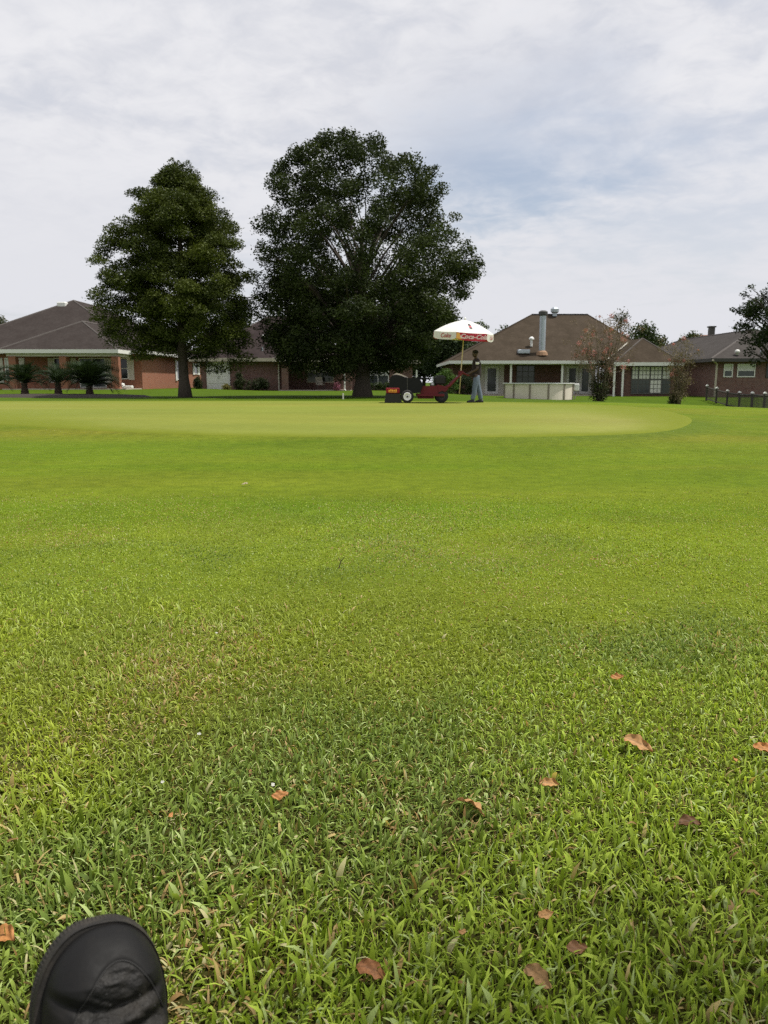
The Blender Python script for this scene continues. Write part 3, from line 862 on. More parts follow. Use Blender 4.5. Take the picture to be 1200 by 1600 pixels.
def limb_mesh(mb, base_z, top_z, r0, r1, cl, n_limbs, seed, zmin, flare=1.7, lean=(0, 0), steep=0.9, lr=0.5):
    g = random.Random(seed)
    H = top_z - base_z
    pts = []; rads = []
    for i in range(11):
        t = i / 10
        pts.append((lean[0] * t + 0.05 * math.sin(t * 7 + seed), lean[1] * t + 0.05 * math.cos(t * 5 + seed), base_z + H * t))
        rads.append((r0 * (1 - t) ** 0.85 + r1 * t) * (1 + (flare - 1) * max(0, 1 - t * 14) ** 2))
    mb.tube(pts, rads, 12)
    tgt = sorted(range(len(cl)), key=lambda i: g.random())[:n_limbs]
    for i in tgt:
        c = cl[i]
        d = math.hypot(c[0], c[1])
        zs = max(zmin, min(top_z - 0.5, c[2] - d * steep))
        t = (zs - base_z) / H
        rs = max(0.025, (r0 * (1 - t) ** 0.85 + r1 * t) * lr)
        s = Vector((lean[0] * t, lean[1] * t, zs)); e = Vector((c[0], c[1], c[2]))
        m1 = s.lerp(e, 0.4) + Vector((g.uniform(-.2, .2), g.uniform(-.2, .2), 0.1 * d)); m2 = s.lerp(e, 0.75) + Vector((g.uniform(-.2, .2), g.uniform(-.2, .2), 0.08 * d))
        mb.tube([s, m1, m2, e], [rs, rs * 0.7, rs * 0.42, 0.015], 6)

def tree(name, label, cat, loc, clusters, per, ll, lw, lo, hi, trunk=None, group=None, seed=1, flat=0.75, droop=0, bark='trunk_bark', up=0.35):
    t = thing(name, label, cat, loc, 0, group)
    if trunk:
        mb = MB(); limb_mesh(mb, *trunk['a'], clusters, trunk['n'], seed, trunk['zmin'], trunk.get('flare', 1.7), trunk.get('lean', (0, 0)), trunk.get('steep', 0.9), trunk.get('lr', 0.5))
        mb.build('trunk', M[bark], t, True)
    V, F, c = leaf_cloud(clusters, per, ll, lw, lo, hi, flat, droop, up, seed)
    link('crown', np_mesh('crown', V, F, c), M['foliage'], t)
    return t

# big oak
oakx, oaky = -1.15, 44.0
prof = [(1.5, 4.0, 1.7), (2.1, 5.0, 2.9), (3.5, 5.9, 5.7), (4.8, 6.0, 6.3), (6.2, 6.0, 6.3), (7.5, 5.9, 6.1), (9.0, 5.6, 5.7), (9.6, 5.3, 5.3), (10.8, 4.8, 4.6), (11.8, 4.4, 3.8), (12.7, 3.6, 2.6), (13.2, 2.6, 1.1), (13.5, 1.9, 0.0)]
oc = shell_clusters(prof, 640, 5, (0.35, 0.75), 0.35, 0.12)
oc2 = shell_clusters([(1.4, 4.0, 2.0), (2.6, 5.2, 4.6), (4.6, 5.6, 5.6), (6.2, 5.0, 5.0)], 190, 6, (0.5, 0.85), 0.15, 0.1)
eg = np.random.default_rng(3)
tips = oc[eg.choice(len(oc), 90, replace=False)].copy()
dirs_ = tips[:, :3] - np.array([0, 0, 5.5]); dirs_ /= np.linalg.norm(dirs_, axis=1)[:, None]
tips[:, :3] += dirs_ * eg.uniform(0.15, 0.55, (90, 1)); tips[:, 2] -= 0.05; tips[:, 3] = eg.uniform(0.14, 0.3, 90)
ocl = np.vstack([oc, oc2, tips])
tree('oak_tree', 'tallest broad dark oak with a rounded crown and sky showing through its limbs', 'tree', (oakx, oaky, tz(oakx, oaky) - 0.05), ocl, 215, 0.135, 0.075,
     (0.020, 0.030, 0.012), (0.055, 0.074, 0.020), dict(a=(-0.1, 9.5, 0.44, 0.03), n=110, zmin=2.0, flare=1.45, steep=1.15, lr=0.40), 'trees round the green', 5)

# conical cypress
cyx, cyy = -10.5, 42.0
prof = [(2.3, 2.9, 3.3), (2.7, 3.4, 3.7), (4.3, 4.3, 3.8), (5.6, 4.05, 3.65), (7.2, 3.75, 3.25), (8.7, 3.15, 2.95), (9.6, 2.7, 2.4), (10.3, 2.25, 1.85), (11.0, 1.2, 1.3), (11.6, 0.4, 0.8)]
cc = np.vstack([shell_clusters(prof, 390, 9, (0.38, 0.8), 0.42, 0.24), shell_clusters([(p[0], p[1] * 0.72, p[2] * 0.72) for p in prof], 130, 10, (0.5, 0.8), 0.2, 0.1)])
ex = np.array([[2.6, -0.6, 1.75, 0.7], [1.9, -1.2, 1.6, 0.65], [3.2, -0.2, 2.1, 0.75], [1.2, -0.8, 1.9, 0.6], [-1.8, -0.6, 2.3, 0.6], [-4.4, 0, 4.2, 0.5], [-3.9, 0, 6.3, 0.5], [0.1, 0, 11.7, 0.35], [0.6, 0, 11.75, 0.25], [-0.2, 0, 11.9, 0.2]])
ccl = np.vstack([cc, ex])
tree('cypress_tree', 'conical dark green tree with layered sprays left of the broad oak', 'tree', (cyx, cyy, tz(cyx, cyy) - 0.05), ccl, 420, 0.12, 0.055,
     (0.024, 0.036, 0.009), (0.095, 0.118, 0.020), dict(a=(-0.1, 10.9, 0.29, 0.03), n=46, zmin=2.1, flare=1.45, steep=0.25, lr=0.3), 'trees round the green', 9, 0.5, 0.28)

# oak entering at the right edge
rc_ = shell_clusters([(2.9, 1.2), (3.7, 2.6), (4.8, 3.1), (6.0, 2.9), (7.0, 2.0), (7.7, 0.8)], 90, 14, (0.4, 0.75), 0.4, 0.2)
ex = np.array([[-3.2, 0, 5.9, 0.3], [-3.3, 0.1, 5.95, 0.3], [-3.55, 0.1, 6.0, 0.22], [-2.9, 0, 6.9, 0.35], [-2.6, 0, 7.3, 0.3], [-3.0, 0, 5.0, 0.45], [-2.8, 0, 4.2, 0.4], [-2.4, 0, 3.5, 0.45], [-2.0, 0, 2.9, 0.4]])
rx, ry = 24.7, 49.0
tree('oak_tree', 'dark leafy oak reaching in over the roof beside the fence', 'tree', (rx, ry, tz(rx, ry) - 0.05), np.vstack([rc_, ex]), 190, 0.17, 0.08,
     (0.012, 0.022, 0.008), (0.035, 0.052, 0.016), dict(a=(-0.1, 7.0, 0.26, 0.04), n=40, zmin=1.8), 'trees round the green', 14)

# unseen tree, added behind the camera to shade the nearest grass
sc_cl = shell_clusters([(4.0, 1.2), (4.8, 2.1), (5.8, 2.5), (6.8, 2.0), (7.6, 0.9)], 62, 77, (0.4, 0.75), 0.3, 0.2, 0.0, 0.9)
sc_cl[:, 0] -= 0.3
tree('added_shade_tree', 'unseen leafy tree added behind the camera to shade the nearest grass', 'tree', (4.1, -1.6, -0.05), sc_cl, 150, 0.13, 0.075,
     (0.02, 0.035, 0.010), (0.055, 0.075, 0.02), dict(a=(-0.1, 6.8, 0.2, 0.03), n=30, zmin=2.4, lean=(0.0, 0.8)), 'trees round the green', 77)

# trees beyond the houses
def back_tree(label, x, y, h, r, n, per, lo, hi, seed, ll=0.3, name='tree', zb=0.25, bark='trunk_bark', rc=(0.7, 1.3)):
    prof = [(h * zb, r * 0.7), (h * 0.45, r), (h * 0.7, r * 0.85), (h * 0.88, r * 0.5), (h * 0.97, r * 0.15)]
    cl = shell_clusters(prof, n, seed, rc, 0.4, 0.25)
    return tree(name, label, 'tree', (x, y, tz(x, y) - 0.1), cl, per, ll, ll * 0.5, lo, hi, dict(a=(-0.1, h * 0.85, 0.05 * r + 0.08, 0.03), n=14, zmin=h * 0.2), 'trees beyond the houses', seed)
back_tree('yellowish green tree behind the left slope of the brown hip roof', 10.3, 88.0, 7.4, 2.6, 60, 110, (0.03, 0.05, 0.012), (0.10, 0.13, 0.03), 21)
back_tree('small dark round tree peeping over the brown roof just right of the umbrella', 13.6, 92.0, 7.4, 1.9, 40, 100, (0.022, 0.04, 0.012), (0.06, 0.085, 0.03), 22)
back_tree('tall dark tree showing through the gap behind the umbrella pole', 6.6, 80.0, 7.2, 3.3, 90, 120, (0.018, 0.034, 0.012), (0.05, 0.075, 0.025), 23)
back_tree('grey green bushy tree in the gap between the two middle houses', 4.2, 84.0, 5.6, 2.8, 70, 120, (0.03, 0.048, 0.018), (0.085, 0.11, 0.04), 24)
back_tree('dark tree filling in behind the oak above the dark brick house', 1.8, 86.0, 10.0, 4.2, 100, 110, (0.016, 0.03, 0.010), (0.045, 0.065, 0.02), 25)
back_tree('wide dark green tree behind the small wing roof', 29.8, 92.0, 7.7, 3.2, 80, 110, (0.02, 0.036, 0.010), (0.065, 0.09, 0.022), 26)
back_tree('lower green tree beside the distant chimney', 34.2, 89.5, 6.6, 2.4, 50, 100, (0.03, 0.045, 0.014), (0.075, 0.095, 0.03), 27)
back_tree('thin sparse tree with bare tips over the brown roof', 24.6, 84.0, 8.6, 1.7, 46, 34, (0.05, 0.055, 0.03), (0.12, 0.12, 0.06), 28, 0.22, bark='pale_bark', rc=(0.5, 0.9))
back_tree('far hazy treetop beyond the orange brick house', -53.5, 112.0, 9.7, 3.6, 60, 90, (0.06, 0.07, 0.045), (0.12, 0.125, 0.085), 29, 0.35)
back_tree('dark tree between the orange brick house and the dark brick house', -15.8, 84.0, 8.5, 3.6, 80, 110, (0.016, 0.03, 0.010), (0.045, 0.065, 0.02), 30)

# crape myrtles
def crape(label, x, y, h, r, n, seed, stems, spread, lo, hi, pink):
    z = tz(x, y)
    t = thing('crape_myrtle', label, 'tree', (x, y, z - 0.04), 0, 'crape myrtles in front of the houses')
    g = np.random.default_rng(seed)
    mb = MB(); tips = []
    for i in range(stems):
        a = g.uniform(0, 2 * np.pi); q = spread * g.uniform(0.3, 1.0)
        hh = h * g.uniform(0.7, 1.0)
        e = Vector((math.cos(a) * q, math.sin(a) * q, hh))
        b = Vector((math.cos(a) * 0.18 * g.random(), math.sin(a) * 0.18 * g.random(), 0))
        pts = [b, b.lerp(e, .35) * 0.95 + Vector((0, 0, 0.05 * h)), b.lerp(e, .7) + Vector((0, 0, 0.03 * h)), e]
        mb.tube(pts, [0.035, 0.028, 0.018, 0.006], 5)
        for k in range(7):
            s = b.lerp(e, g.uniform(0.35, 0.95)); q2 = s + Vector((g.normal() * 0.45 * r, g.normal() * 0.45 * r, g.uniform(0.1, 0.7)))
            mb.tube([s, s.lerp(q2, .5) + Vector((0, 0, .06)), q2], [0.012, 0.009, 0.004], 4)
            tips.append(q2)
    mb.build('trunk', M['pale_bark'], t, True)
    cl = np.array([[p.x, p.y, p.z, g.uniform(0.22, 0.45)] for p in tips])
    base = np.array([[g.normal() * 0.25, g.normal() * 0.25, g.uniform(0.15, 0.4) * h, g.uniform(0.25, 0.45)] for k in range(int(n * 0.5))])
    V, F, c = leaf_cloud(np.vstack([cl, base]), n, 0.085, 0.045, lo, hi, 0.9, 0, 0.2, seed)
    link('crown', np_mesh('crown', V, F, c), M['foliage'], t)
    bl = cl[g.choice(len(cl), min(len(cl), pink), replace=False)].copy(); bl[:, 3] = g.uniform(0.06, 0.16, len(bl)); bl[:, 2] += 0.15
    V, F, c = leaf_cloud(bl, 38, 0.06, 0.05, (0.36, 0.13, 0.14), (0.55, 0.26, 0.25), 1.1, 0, 0.2, seed + 1)
    link('blossom', np_mesh('blossom', V, F, c), M['blossom'], t)
crape('taller crape myrtle with thin brownish crown and pink blooms by the white porch posts', 12.35, 45.5, 5.0, 1.25, 44, 41, 15, 1.25, (0.08, 0.062, 0.035), (0.25, 0.19, 0.13), 44)
crape('slender crape myrtle with a few pink blooms in front of the plum brick wall', 18.55, 50.0, 4.2, 0.85, 60, 42, 9, 0.7, (0.08, 0.068, 0.03), (0.22, 0.18, 0.10), 14)

# shrubs
def shrub(label, x, y, h, r, n, per, lo, hi, seed, ll=0.1, name='shrub', box=None):
    g = np.random.default_rng(seed)
    t = thing(name, label, 'shrub', (x, y, tz(x, y) - 0.03), 0, 'shrubs along the house walls')
    if box is None:
        cl = shell_clusters([(0.08, r * 0.7), (h * 0.35, r), (h * 0.7, r * 0.85), (h * 0.95, r * 0.3)], n, seed, (0.16, 0.3), 0.5, 0.18)
    else:
        cl = np.stack([g.uniform(-box[0], box[0], n), g.uniform(-box[1], box[1], n), g.uniform(0.15, h - 0.12, n), g.uniform(0.16, 0.26, n)], 1)
    V, F, c = leaf_cloud(cl, per, ll, ll * 0.5, lo, hi, 0.85, 0, 0.3, seed)
    link('foliage', np_mesh('foliage', V, F, c), M['foliage'], t)
    mb = MB()
    for k in range(6):
        a = g.uniform(0, 6.28); mb.tube([(0.05 * math.cos(a), 0.05 * math.sin(a), -0.05), (r * 0.5 * math.cos(a), r * 0.5 * math.sin(a), h * 0.7)], [0.025, 0.008], 5)
    mb.build('stem', M['trunk_bark'], t)
dk = ((0.014, 0.024, 0.010), (0.045, 0.06, 0.02))
shrub('small round dark shrub by the end of the orange brick wall', -14.0, 60.0, 0.85, 0.36, 36, 60, *dk, 51)
shrub('tall loose dark shrub beside the pale double door', -11.1, 61.0, 1.2, 0.5, 40, 60, *dk, 52)
shrub('clipped flat topped hedge against the plum brick wall', -9.7, 60.9, 1.05, 0.8, 60, 60, (0.018, 0.028, 0.010), (0.05, 0.062, 0.03), 53, box=(0.75, 0.35))
shrub('low yellowish clump in front of the pale double door', -11.9, 60.2, 0.35, 0.4, 24, 40, (0.08, 0.085, 0.02), (0.2, 0.17, 0.05), 54)
shrub('low hedge under the white blinds window', -0.6, 65.0, 0.7, 0.9, 60, 60, (0.02, 0.035, 0.01), (0.06, 0.085, 0.03), 55, box=(1.2, 0.3))
shrub('bright green rounded bush behind the mower engine', 4.5, 58.5, 1.75, 1.05, 100, 70, (0.03, 0.07, 0.012), (0.10, 0.17, 0.03), 56)
shrub('dark glossy bush beside the house corner behind the person', 6.0, 60.0, 1.5, 0.9, 80, 70, (0.012, 0.022, 0.01), (0.04, 0.055, 0.02), 57)
shrub('dark weedy bush at the foot of the slender crape myrtle', 18.3, 50.3, 0.75, 0.4, 30, 60, (0.02, 0.03, 0.01), (0.06, 0.07, 0.025), 58)
shrub('dark bush around the foot of the taller crape myrtle', 12.25, 45.3, 2.4, 0.62, 60, 40, (0.02, 0.03, 0.012), (0.065, 0.07, 0.03), 59)
shrub('small pink flowered clump on the porch edge of the dark brick house', -3.6, 60.6, 0.5, 0.25, 14, 40, (0.1, 0.04, 0.05), (0.45, 0.16, 0.25), 60)

# sago palms
def frond_mesh(L, n=22):
    v = []; f = []
    pts = []
    for i in range(9):
        t = i / 8
        pts.append(Vector((L * (t * 0.92), 0, L * (0.42 * t - 0.55 * t * t * t + 0.1 * t))))
    mb = MB(); mb.tube(pts, [0.018 - 0.0016 * i for i in range(9)], 4)
    def at(t):
        k = min(7, int(t * 8)); q = t * 8 - k
        return pts[k].lerp(pts[k + 1], q)
    for i in range(n):
        t = 0.12 + 0.86 * i / (n - 1)
        p = at(t); ln = 0.24 * math.sin(math.pi * (0.15 + 0.8 * t)) ** 0.7 * (L / 1.2)
        for s in (-1, 1):
            mb.add([p + Vector((0, 0, 0.004)), p + Vector((0.028, 0, 0.006)), p + Vector((0.10, s * ln, 0.075)), p + Vector((0.085, s * ln * 0.98, 0.065))], [(0, 1, 2, 3)])
    me = mb.mesh('frond')
    ca = me.color_attributes.new('Col', 'FLOAT_COLOR', 'POINT')
    for i in range(len(me.vertices)):
        q = 0.75 + 0.5 * random.random()
        ca.data[i].color = (0.024 * q, 0.042 * q, 0.016 * q, 1)
    return me
fm = frond_mesh(1.2)
fm.materials.append(M['foliage'])
def sago(label, x, y, th, sc, n, seed):
    z = tz(x, y) + 0.04
    t = thing('sago_palm', label, 'palm', (x, y, z), 0, 'sago palms in the mulch bed')
    mb = MB()
    pr = []
    for i in range(13):
        pr.append((0.17 + 0.03 * (i % 2) + 0.03 * math.sin(i * 0.5), th * i / 12))
    mb.lathe((0, 0, -0.06), pr, 'z', 14)
    mb.build('trunk', M['palm_bark'], t)
    g = random.Random(seed)
    for k in range(n):
        o = bpy.data.objects.new('frond', fm); COL.objects.link(o); o.parent = t
        ring = k / n
        o.location = (0, 0, th - 0.06)
        o.rotation_euler = (0, -R(52 - 62 * (1 - ring) + g.uniform(-9, 9)), k * 2.399 + g.uniform(-.2, .2))
        s = sc * g.uniform(0.85, 1.1); o.scale = (s, s, s)
sago('sago palm with a clear trunk and bushy spreading head left of the smaller middle palm', -20.2, 44.8, 0.75, 1.25, 44, 1)
sago('smaller middle sago palm with upright pale tips between two larger palms', -18.4, 45.0, 0.75, 1.1, 36, 2)
sago('widest sago palm with drooping fronds in front of the sliding door', -16.4, 44.4, 0.62, 1.6, 60, 3)
sago('sago palm partly cut off by the picture edge beside the orange brick house', -22.3, 45.5, 0.62, 1.15, 40, 4)

# ------------------------------------------------------------------ yard objects
# above-ground pool
pxc, pyc, pr_ = 10.45, 54.0, 2.3
pz = tz(pxc, pyc)
pool = thing('swimming_pool', 'round above ground pool with tan wall panels and white rim behind the person', 'pool', (pxc, pyc, pz))
NP = 12; ptop = 0.72 - pz
for k in range(NP):
    a0 = 2 * math.pi * k / NP + 0.1; a1 = a0 + 2 * math.pi / NP
    mb = MB(); seg = 5
    vs = []; fs = []
    for i in range(seg + 1):
        a = a0 + (a1 - a0) * i / seg
        for r_, z_ in ((pr_, -0.05), (pr_, ptop - 0.04), (pr_ - 0.03, ptop - 0.04), (pr_ - 0.03, -0.05)):
            vs.append((r_ * math.cos(a), r_ * math.sin(a), z_))
    for i in range(seg):
        for q in range(4):
            fs.append((i * 4 + q, i * 4 + (q + 1) % 4, (i + 1) * 4 + (q + 1) % 4, (i + 1) * 4 + q))
    mb.add(vs, fs); mb.build('wall_panel', M['pool_panel'], pool)
    mb = MB(); ca, sa = math.cos(a0), math.sin(a0)
    q = [(pr_ - 0.01, -0.06), (pr_ + 0.07, -0.06), (pr_ + 0.07, 0.06)]
    mb.add([(r_ * ca - w_ * sa, r_ * sa + w_ * ca, z_) for z_ in (-0.06, ptop - 0.03) for r_, w_ in ((pr_ - 0.01, -0.06), (pr_ + 0.05, -0.05), (pr_ + 0.05, 0.05), (pr_ - 0.01, 0.06))],
           [(0, 1, 2, 3), (4, 5, 6, 7), (0, 1, 5, 4), (1, 2, 6, 5), (2, 3, 7, 6), (3, 0, 4, 7)])
    mb.build('wall_post', M['pool_post'], pool)
def ringm(r0, r1, z0, z1, n=64):
    vs = []; fs = []
    for k in range(n):
        a = 2 * math.pi * k / n; c_, s_ = math.cos(a), math.sin(a)
        vs += [(r0 * c_, r0 * s_, z0), (r1 * c_, r1 * s_, z0), (r1 * c_, r1 * s_, z1), (r0 * c_, r0 * s_, z1)]
    for k in range(n):
        k2 = (k + 1) % n
        for q in range(4): fs.append((k * 4 + q, k * 4 + (q + 1) % 4, k2 * 4 + (q + 1) % 4, k2 * 4 + q))
    return vs, fs
mb = MB(); mb.add(*ringm(pr_ - 0.09, pr_ + 0.09, ptop - 0.035, ptop + 0.03)); mb.build('rim', M['pool_white'], pool)
mb = MB(); mb.lathe((0, 0, 0), [(pr_ - 0.04, ptop - 0.16), (pr_ - 0.04, ptop - 0.15)], 'z', 48); mb.build('pool_water', M['water'], pool)
mb = MB(); mb.box(pr_ + 0.02, pr_ + 0.36, -0.5, -0.12, ptop - 0.5, ptop - 0.02, 0.04); sk = mb.build('skimmer_box', M['pool_white'], pool)
mb = MB(); mb.tube([(pr_ + 0.2, -0.3, ptop - 0.5), (pr_ + 0.2, -0.32, 0.2), (pr_ + 0.05, -0.5, -0.02)], 0.035, 6); mb.build('hose', M['pool_post'], sk)

# low dark fence with capped posts
fpts = [(22.3, 55.0), (22.45, 53.6), (22.9, 52.0), (23.2, 50.3), (23.5, 48.3), (23.9, 46.2)]
fpts = [(505.5, 55.0), (521, 53.5), (538, 51.8), (557, 49.8), (577, 47.5), (597, 45.0), (621, 42.0)]
fpts = [(a * b * 8.02e-4, b) for a, b in fpts]
fence = thing('garden_fence', 'low dark fence with pale capped posts curving beside the plum brick house', 'fence', (fpts[0][0], fpts[0][1], tz(*fpts[0])))
fo = (fpts[0][0], fpts[0][1], tz(*fpts[0]))
FH = 0.98
pk = MB(fo)
for i, (x, y) in enumerate(fpts):
    z = tz(x, y)
    p = part(fo, 'post', 'fence_dark', fence, lambda m: m.box(x - 0.055, x + 0.055, y - 0.055, y + 0.055, z - 0.1, z + FH))
    part(fo, 'post_cap', 'white_paint', p, lambda m: m.prism([(x - 0.09, z + FH), (x + 0.09, z + FH), (x + 0.08, z + FH + 0.05), (x, z + FH + 0.11), (x - 0.08, z + FH + 0.05)], y - 0.08, y + 0.08))
    if i + 1 < len(fpts):
        x2, y2 = fpts[i + 1]; z2 = tz(x2, y2)
        for hz_, hh_ in ((FH - 0.1, 0.045), (0.1, 0.04)):
            part(fo, 'rail', 'fence_dark', fence, lambda m: m.tube([(x, y, z + hz_), (x2, y2, z2 + hz_)], hh_, 4))
        n_ = int(math.hypot(x2 - x, y2 - y) / 0.15)
        for k in range(1, n_):
            t = k / n_
            xx = x + (x2 - x) * t; yy = y + (y2 - y) * t; zz = z + (z2 - z) * t
            pk.tube([(xx, yy, zz + 0.06), (xx, yy, zz + FH - 0.06)], 0.018, 4)
o = pk.build('picket', M['fence_dark'], fence); o['kind'] = 'stuff'

# white marker stake, white post, planter, chair
x, y = -1.95, 38.0; z = tz(x, y)
mb = MB((x, y, z)); mb.prism([(x - 0.035, z - 0.05), (x + 0.035, z - 0.05), (x + 0.035, z + 0.26), (x, z + 0.29), (x - 0.035, z + 0.26)], y - 0.025, y + 0.025)
o = mb.build('marker_stake', M['stake_white']); o.location = (x, y, z); tag(o, 'short white stake in the grass at the green edge before the oak', 'stake')
x, y = 2.45, 60.0; z = tz(x, y)
mb = MB((x, y, z)); mb.box(x - 0.06, x + 0.06, y - 0.06, y + 0.06, z - 0.1, z + 1.55); mb.prism([(x - 0.08, z + 1.55), (x + 0.08, z + 1.55), (x, z + 1.66)], y - 0.08, y + 0.08)
o = mb.build('garden_post', M['white_paint']); o.location = (x, y, z); tag(o, 'upright white post standing behind the black mower hopper', 'post')
x, y, z = -17.55 - 0.0, 54.9, 0.36
pl = thing('planter', 'low white rounded planter on the patio beside the orange brick wall', 'planter', (-17.75, 55.0, 0.36))
mb = MB(); mb.box(-0.55, 0.42, -0.2, 0.2, 0.0, 0.2, 0.04); mb.build('trough', M['white_paint'], pl)
mb = MB(); mb.lathe((-0.34, 0, 0.18), [(0.2, 0), (0.22, 0.08), (0.16, 0.17), (0.05, 0.2)], 'z', 12); mb.build('bowl', M['white_paint'], pl, True)
ch = thing('patio_chair', 'pale slung patio chair in the dark porch of the dark brick house', 'chair', (-5.0, 62.6, 0.2), 0.35)
mb = MB(); mb.box(-0.28, 0.28, -0.26, 0.26, 0.38, 0.42); mb.build('seat', M['chair_cloth'], ch)
mb = MB(); mb.add([(-0.28, 0.24, 0.42), (0.28, 0.24, 0.42), (0.28, 0.45, 1.0), (-0.28, 0.45, 1.0), (-0.28, 0.28, 0.42), (0.28, 0.28, 0.42), (0.28, 0.49, 1.0), (-0.28, 0.49, 1.0)], [(0, 1, 2, 3), (4, 5, 6, 7), (0, 1, 5, 4), (1, 2, 6, 5), (2, 3, 7, 6), (3, 0, 4, 7)]); mb.build('backrest', M['chair_cloth'], ch)
for sx in (-0.27, 0.27):
    for sy in (-0.24, 0.26):
        mb = MB(); mb.tube([(sx, sy, 0.0), (sx, sy * 0.9, 0.39)], 0.018, 6); mb.build('leg', M['dark_metal'], ch)
    mb = MB(); mb.tube([(sx, -0.24, 0.38), (sx, -0.24, 0.62), (sx, 0.32, 0.62)], 0.018, 6); mb.build('armrest', M['dark_metal'], ch)

# ------------------------------------------------------------------ greens mower
MX, MY = 0.0, 27.0
MZ = tz(1.2, 27.0) + 0.012
mow = thing('greens_mower', 'red walk behind turf machine with black hopper and white wheel rim on the green', 'mower', (MX, MY, MZ))
def mp(name, mat, fn, parent=None, smooth=False, label=None):
    mb = MB(); fn(mb); o = mb.build(name, M[mat], parent or mow, smooth)
    if label: o['label'] = label
    return o
# z here is above the turf
mp('hopper', 'black_plastic', lambda m: m.prism([(0.16, 0.50), (0.20, 0.82), (0.27, 0.90), (0.36, 0.93), (0.74, 0.84), (0.80, 0.82), (1.10, 0.83), (1.20, 0.78), (1.30, 0.62), (1.20, 0.33), (0.52, 0.30), (0.5, 0.5)], -0.5, 0.5))
mp('hopper_lip', 'hopper_lip', lambda m: m.prism([(0.27, 0.915), (0.42, 0.985), (0.55, 0.955), (0.80, 0.845), (0.79, 0.815), (0.55, 0.905), (0.42, 0.935)], -0.46, 0.46))
mp('hopper_seam', 'dark_metal', lambda m: (m.box(0.765, 0.785, -0.515, 0.515, 0.42, 0.84),))
mp('catcher_cover', 'black_plastic', lambda m: m.prism([(1.1, 0.84), (1.16, 0.86), (1.55, 0.80), (1.55, 0.77), (1.2, 0.79)], -0.35, 0.35))
hb = mp('rear_box', 'red_decal', lambda m: m.box(0.07, 0.52, -0.53, 0.53, 0.32, 0.5, 0.02))
mp('decal', 'decal_gold', lambda m: [m.box(0.15 + 0.058 * i, 0.15 + 0.058 * i + 0.044, -0.536, -0.531, 0.375 + 0.006 * (i % 2), 0.435 + 0.008 * ((i * 2) % 3)) for i in range(5)] + [m.box(0.15, 0.435, -0.5345, -0.5315, 0.35, 0.362)], hb, False, 'yellow orange worn decal')
mp('skirt', 'black_rubber', lambda m: m.prism([(0.06, 0.31), (0.53, 0.31), (0.60, 0.01), (0.02, 0.01)], -0.55, 0.55))
def wheel(name, x, y, r, wdt, rim_r, rim_mat, label=None):
    w = mp(name, 'black_rubber', lambda m: m.lathe((x, y, r), [(r * 0.72, -wdt / 2), (r * 0.93, -wdt / 2), (r, -wdt / 2 + 0.03), (r, wdt / 2 - 0.03), (r * 0.93, wdt / 2), (r * 0.72, wdt / 2)], 'y', 28), None, True, label)
    mp('rim', rim_mat, lambda m: m.lathe((x, y - wdt / 2, r), [(rim_r, -0.006), (rim_r * 0.95, -0.022), (rim_r * 0.8, -0.012), (rim_r * 0.35, 0.012), (rim_r * 0.3, -0.022), (0.02, -0.024)], 'y', 24), w, True)
    mp('hub', 'dark_metal', lambda m: m.lathe((x, y - wdt / 2 - 0.024, r), [(rim_r * 0.26, 0.006), (rim_r * 0.24, -0.012), (0.01, -0.014)], 'y', 12), w)
    return w
wheel('wheel', 0.775, -0.48, 0.215, 0.17, 0.135, 'rim_white', 'wheel with white rim')
wheel('wheel', 0.775, 0.48, 0.215, 0.17, 0.135, 'rim_white', 'wheel with white rim')
wheel('wheel', 1.94, -0.18, 0.22, 0.2, 0.12, 'dark_metal', 'dark drive wheel')
wheel('wheel', 1.94, 0.22, 0.22, 0.2, 0.12, 'dark_metal', 'dark drive wheel')
mp('axle', 'steel', lambda m: (m.tube([(0.775, -0.45, 0.215), (0.775, 0.45, 0.215)], 0.025, 8), m.tube([(1.94, -0.2, 0.22), (1.94, 0.25, 0.22)], 0.025, 8)))
mp('body', 'red_paint', lambda m: m.prism([(1.22, 0.34), (1.24, 0.50), (1.32, 0.56), (1.78, 0.56), (1.80, 0.30), (1.25, 0.30)], -0.34, 0.34))
mp('chassis', 'red_paint', lambda m: (m.box(1.14, 1.68, -0.3, 0.3, 0.14, 0.215, 0.015), m.box(1.1, 2.02, -0.4, -0.32, 0.22, 0.3), m.box(1.1, 2.02, 0.36, 0.44, 0.22, 0.3)))
mp('front_housing', 'red_paint', lambda m: m.prism([(1.72, 0.26), (1.72, 0.55), (1.80, 0.60), (1.95, 0.58), (2.10, 0.52), (2.16, 0.46), (2.05, 0.36), (1.95, 0.40), (1.84, 0.36), (1.76, 0.24)], -0.30, 0.34))
mp('engine', 'engine_black', lambda m: (m.bbox(1.69, 2.08, -0.22, 0.24, 0.60, 0.88, 0.05), m.lathe((1.88, 0.0, 0.86), [(0.16, 0), (0.16, 0.03), (0.1, 0.05)], 'z', 16)))
mp('muffler', 'steel', lambda m: m.lathe((1.62, -0.1, 0.6), [(0.06, -0.12), (0.07, -0.1), (0.07, 0.1), (0.06, 0.12)], 'y', 12), None, True)
for sy in (-0.26, 0.30):
    mp('handle_arm', 'red_paint', lambda m: m.tube([(2.02, sy, 0.47), (2.2, sy, 0.56), (2.42, sy * 0.95, 0.79), (2.62, sy * 0.9, 0.98)], [0.05, 0.045, 0.035, 0.032], 8))
    mp('grip_bar', 'red_paint', lambda m: m.tube([(2.60, sy * 0.9, 1.0), (2.66, sy * 0.9, 0.99), (2.78, sy * 0.88, 0.93), (2.86, sy * 0.86, 0.90)], [0.03, 0.024, 0.022, 0.022], 8))
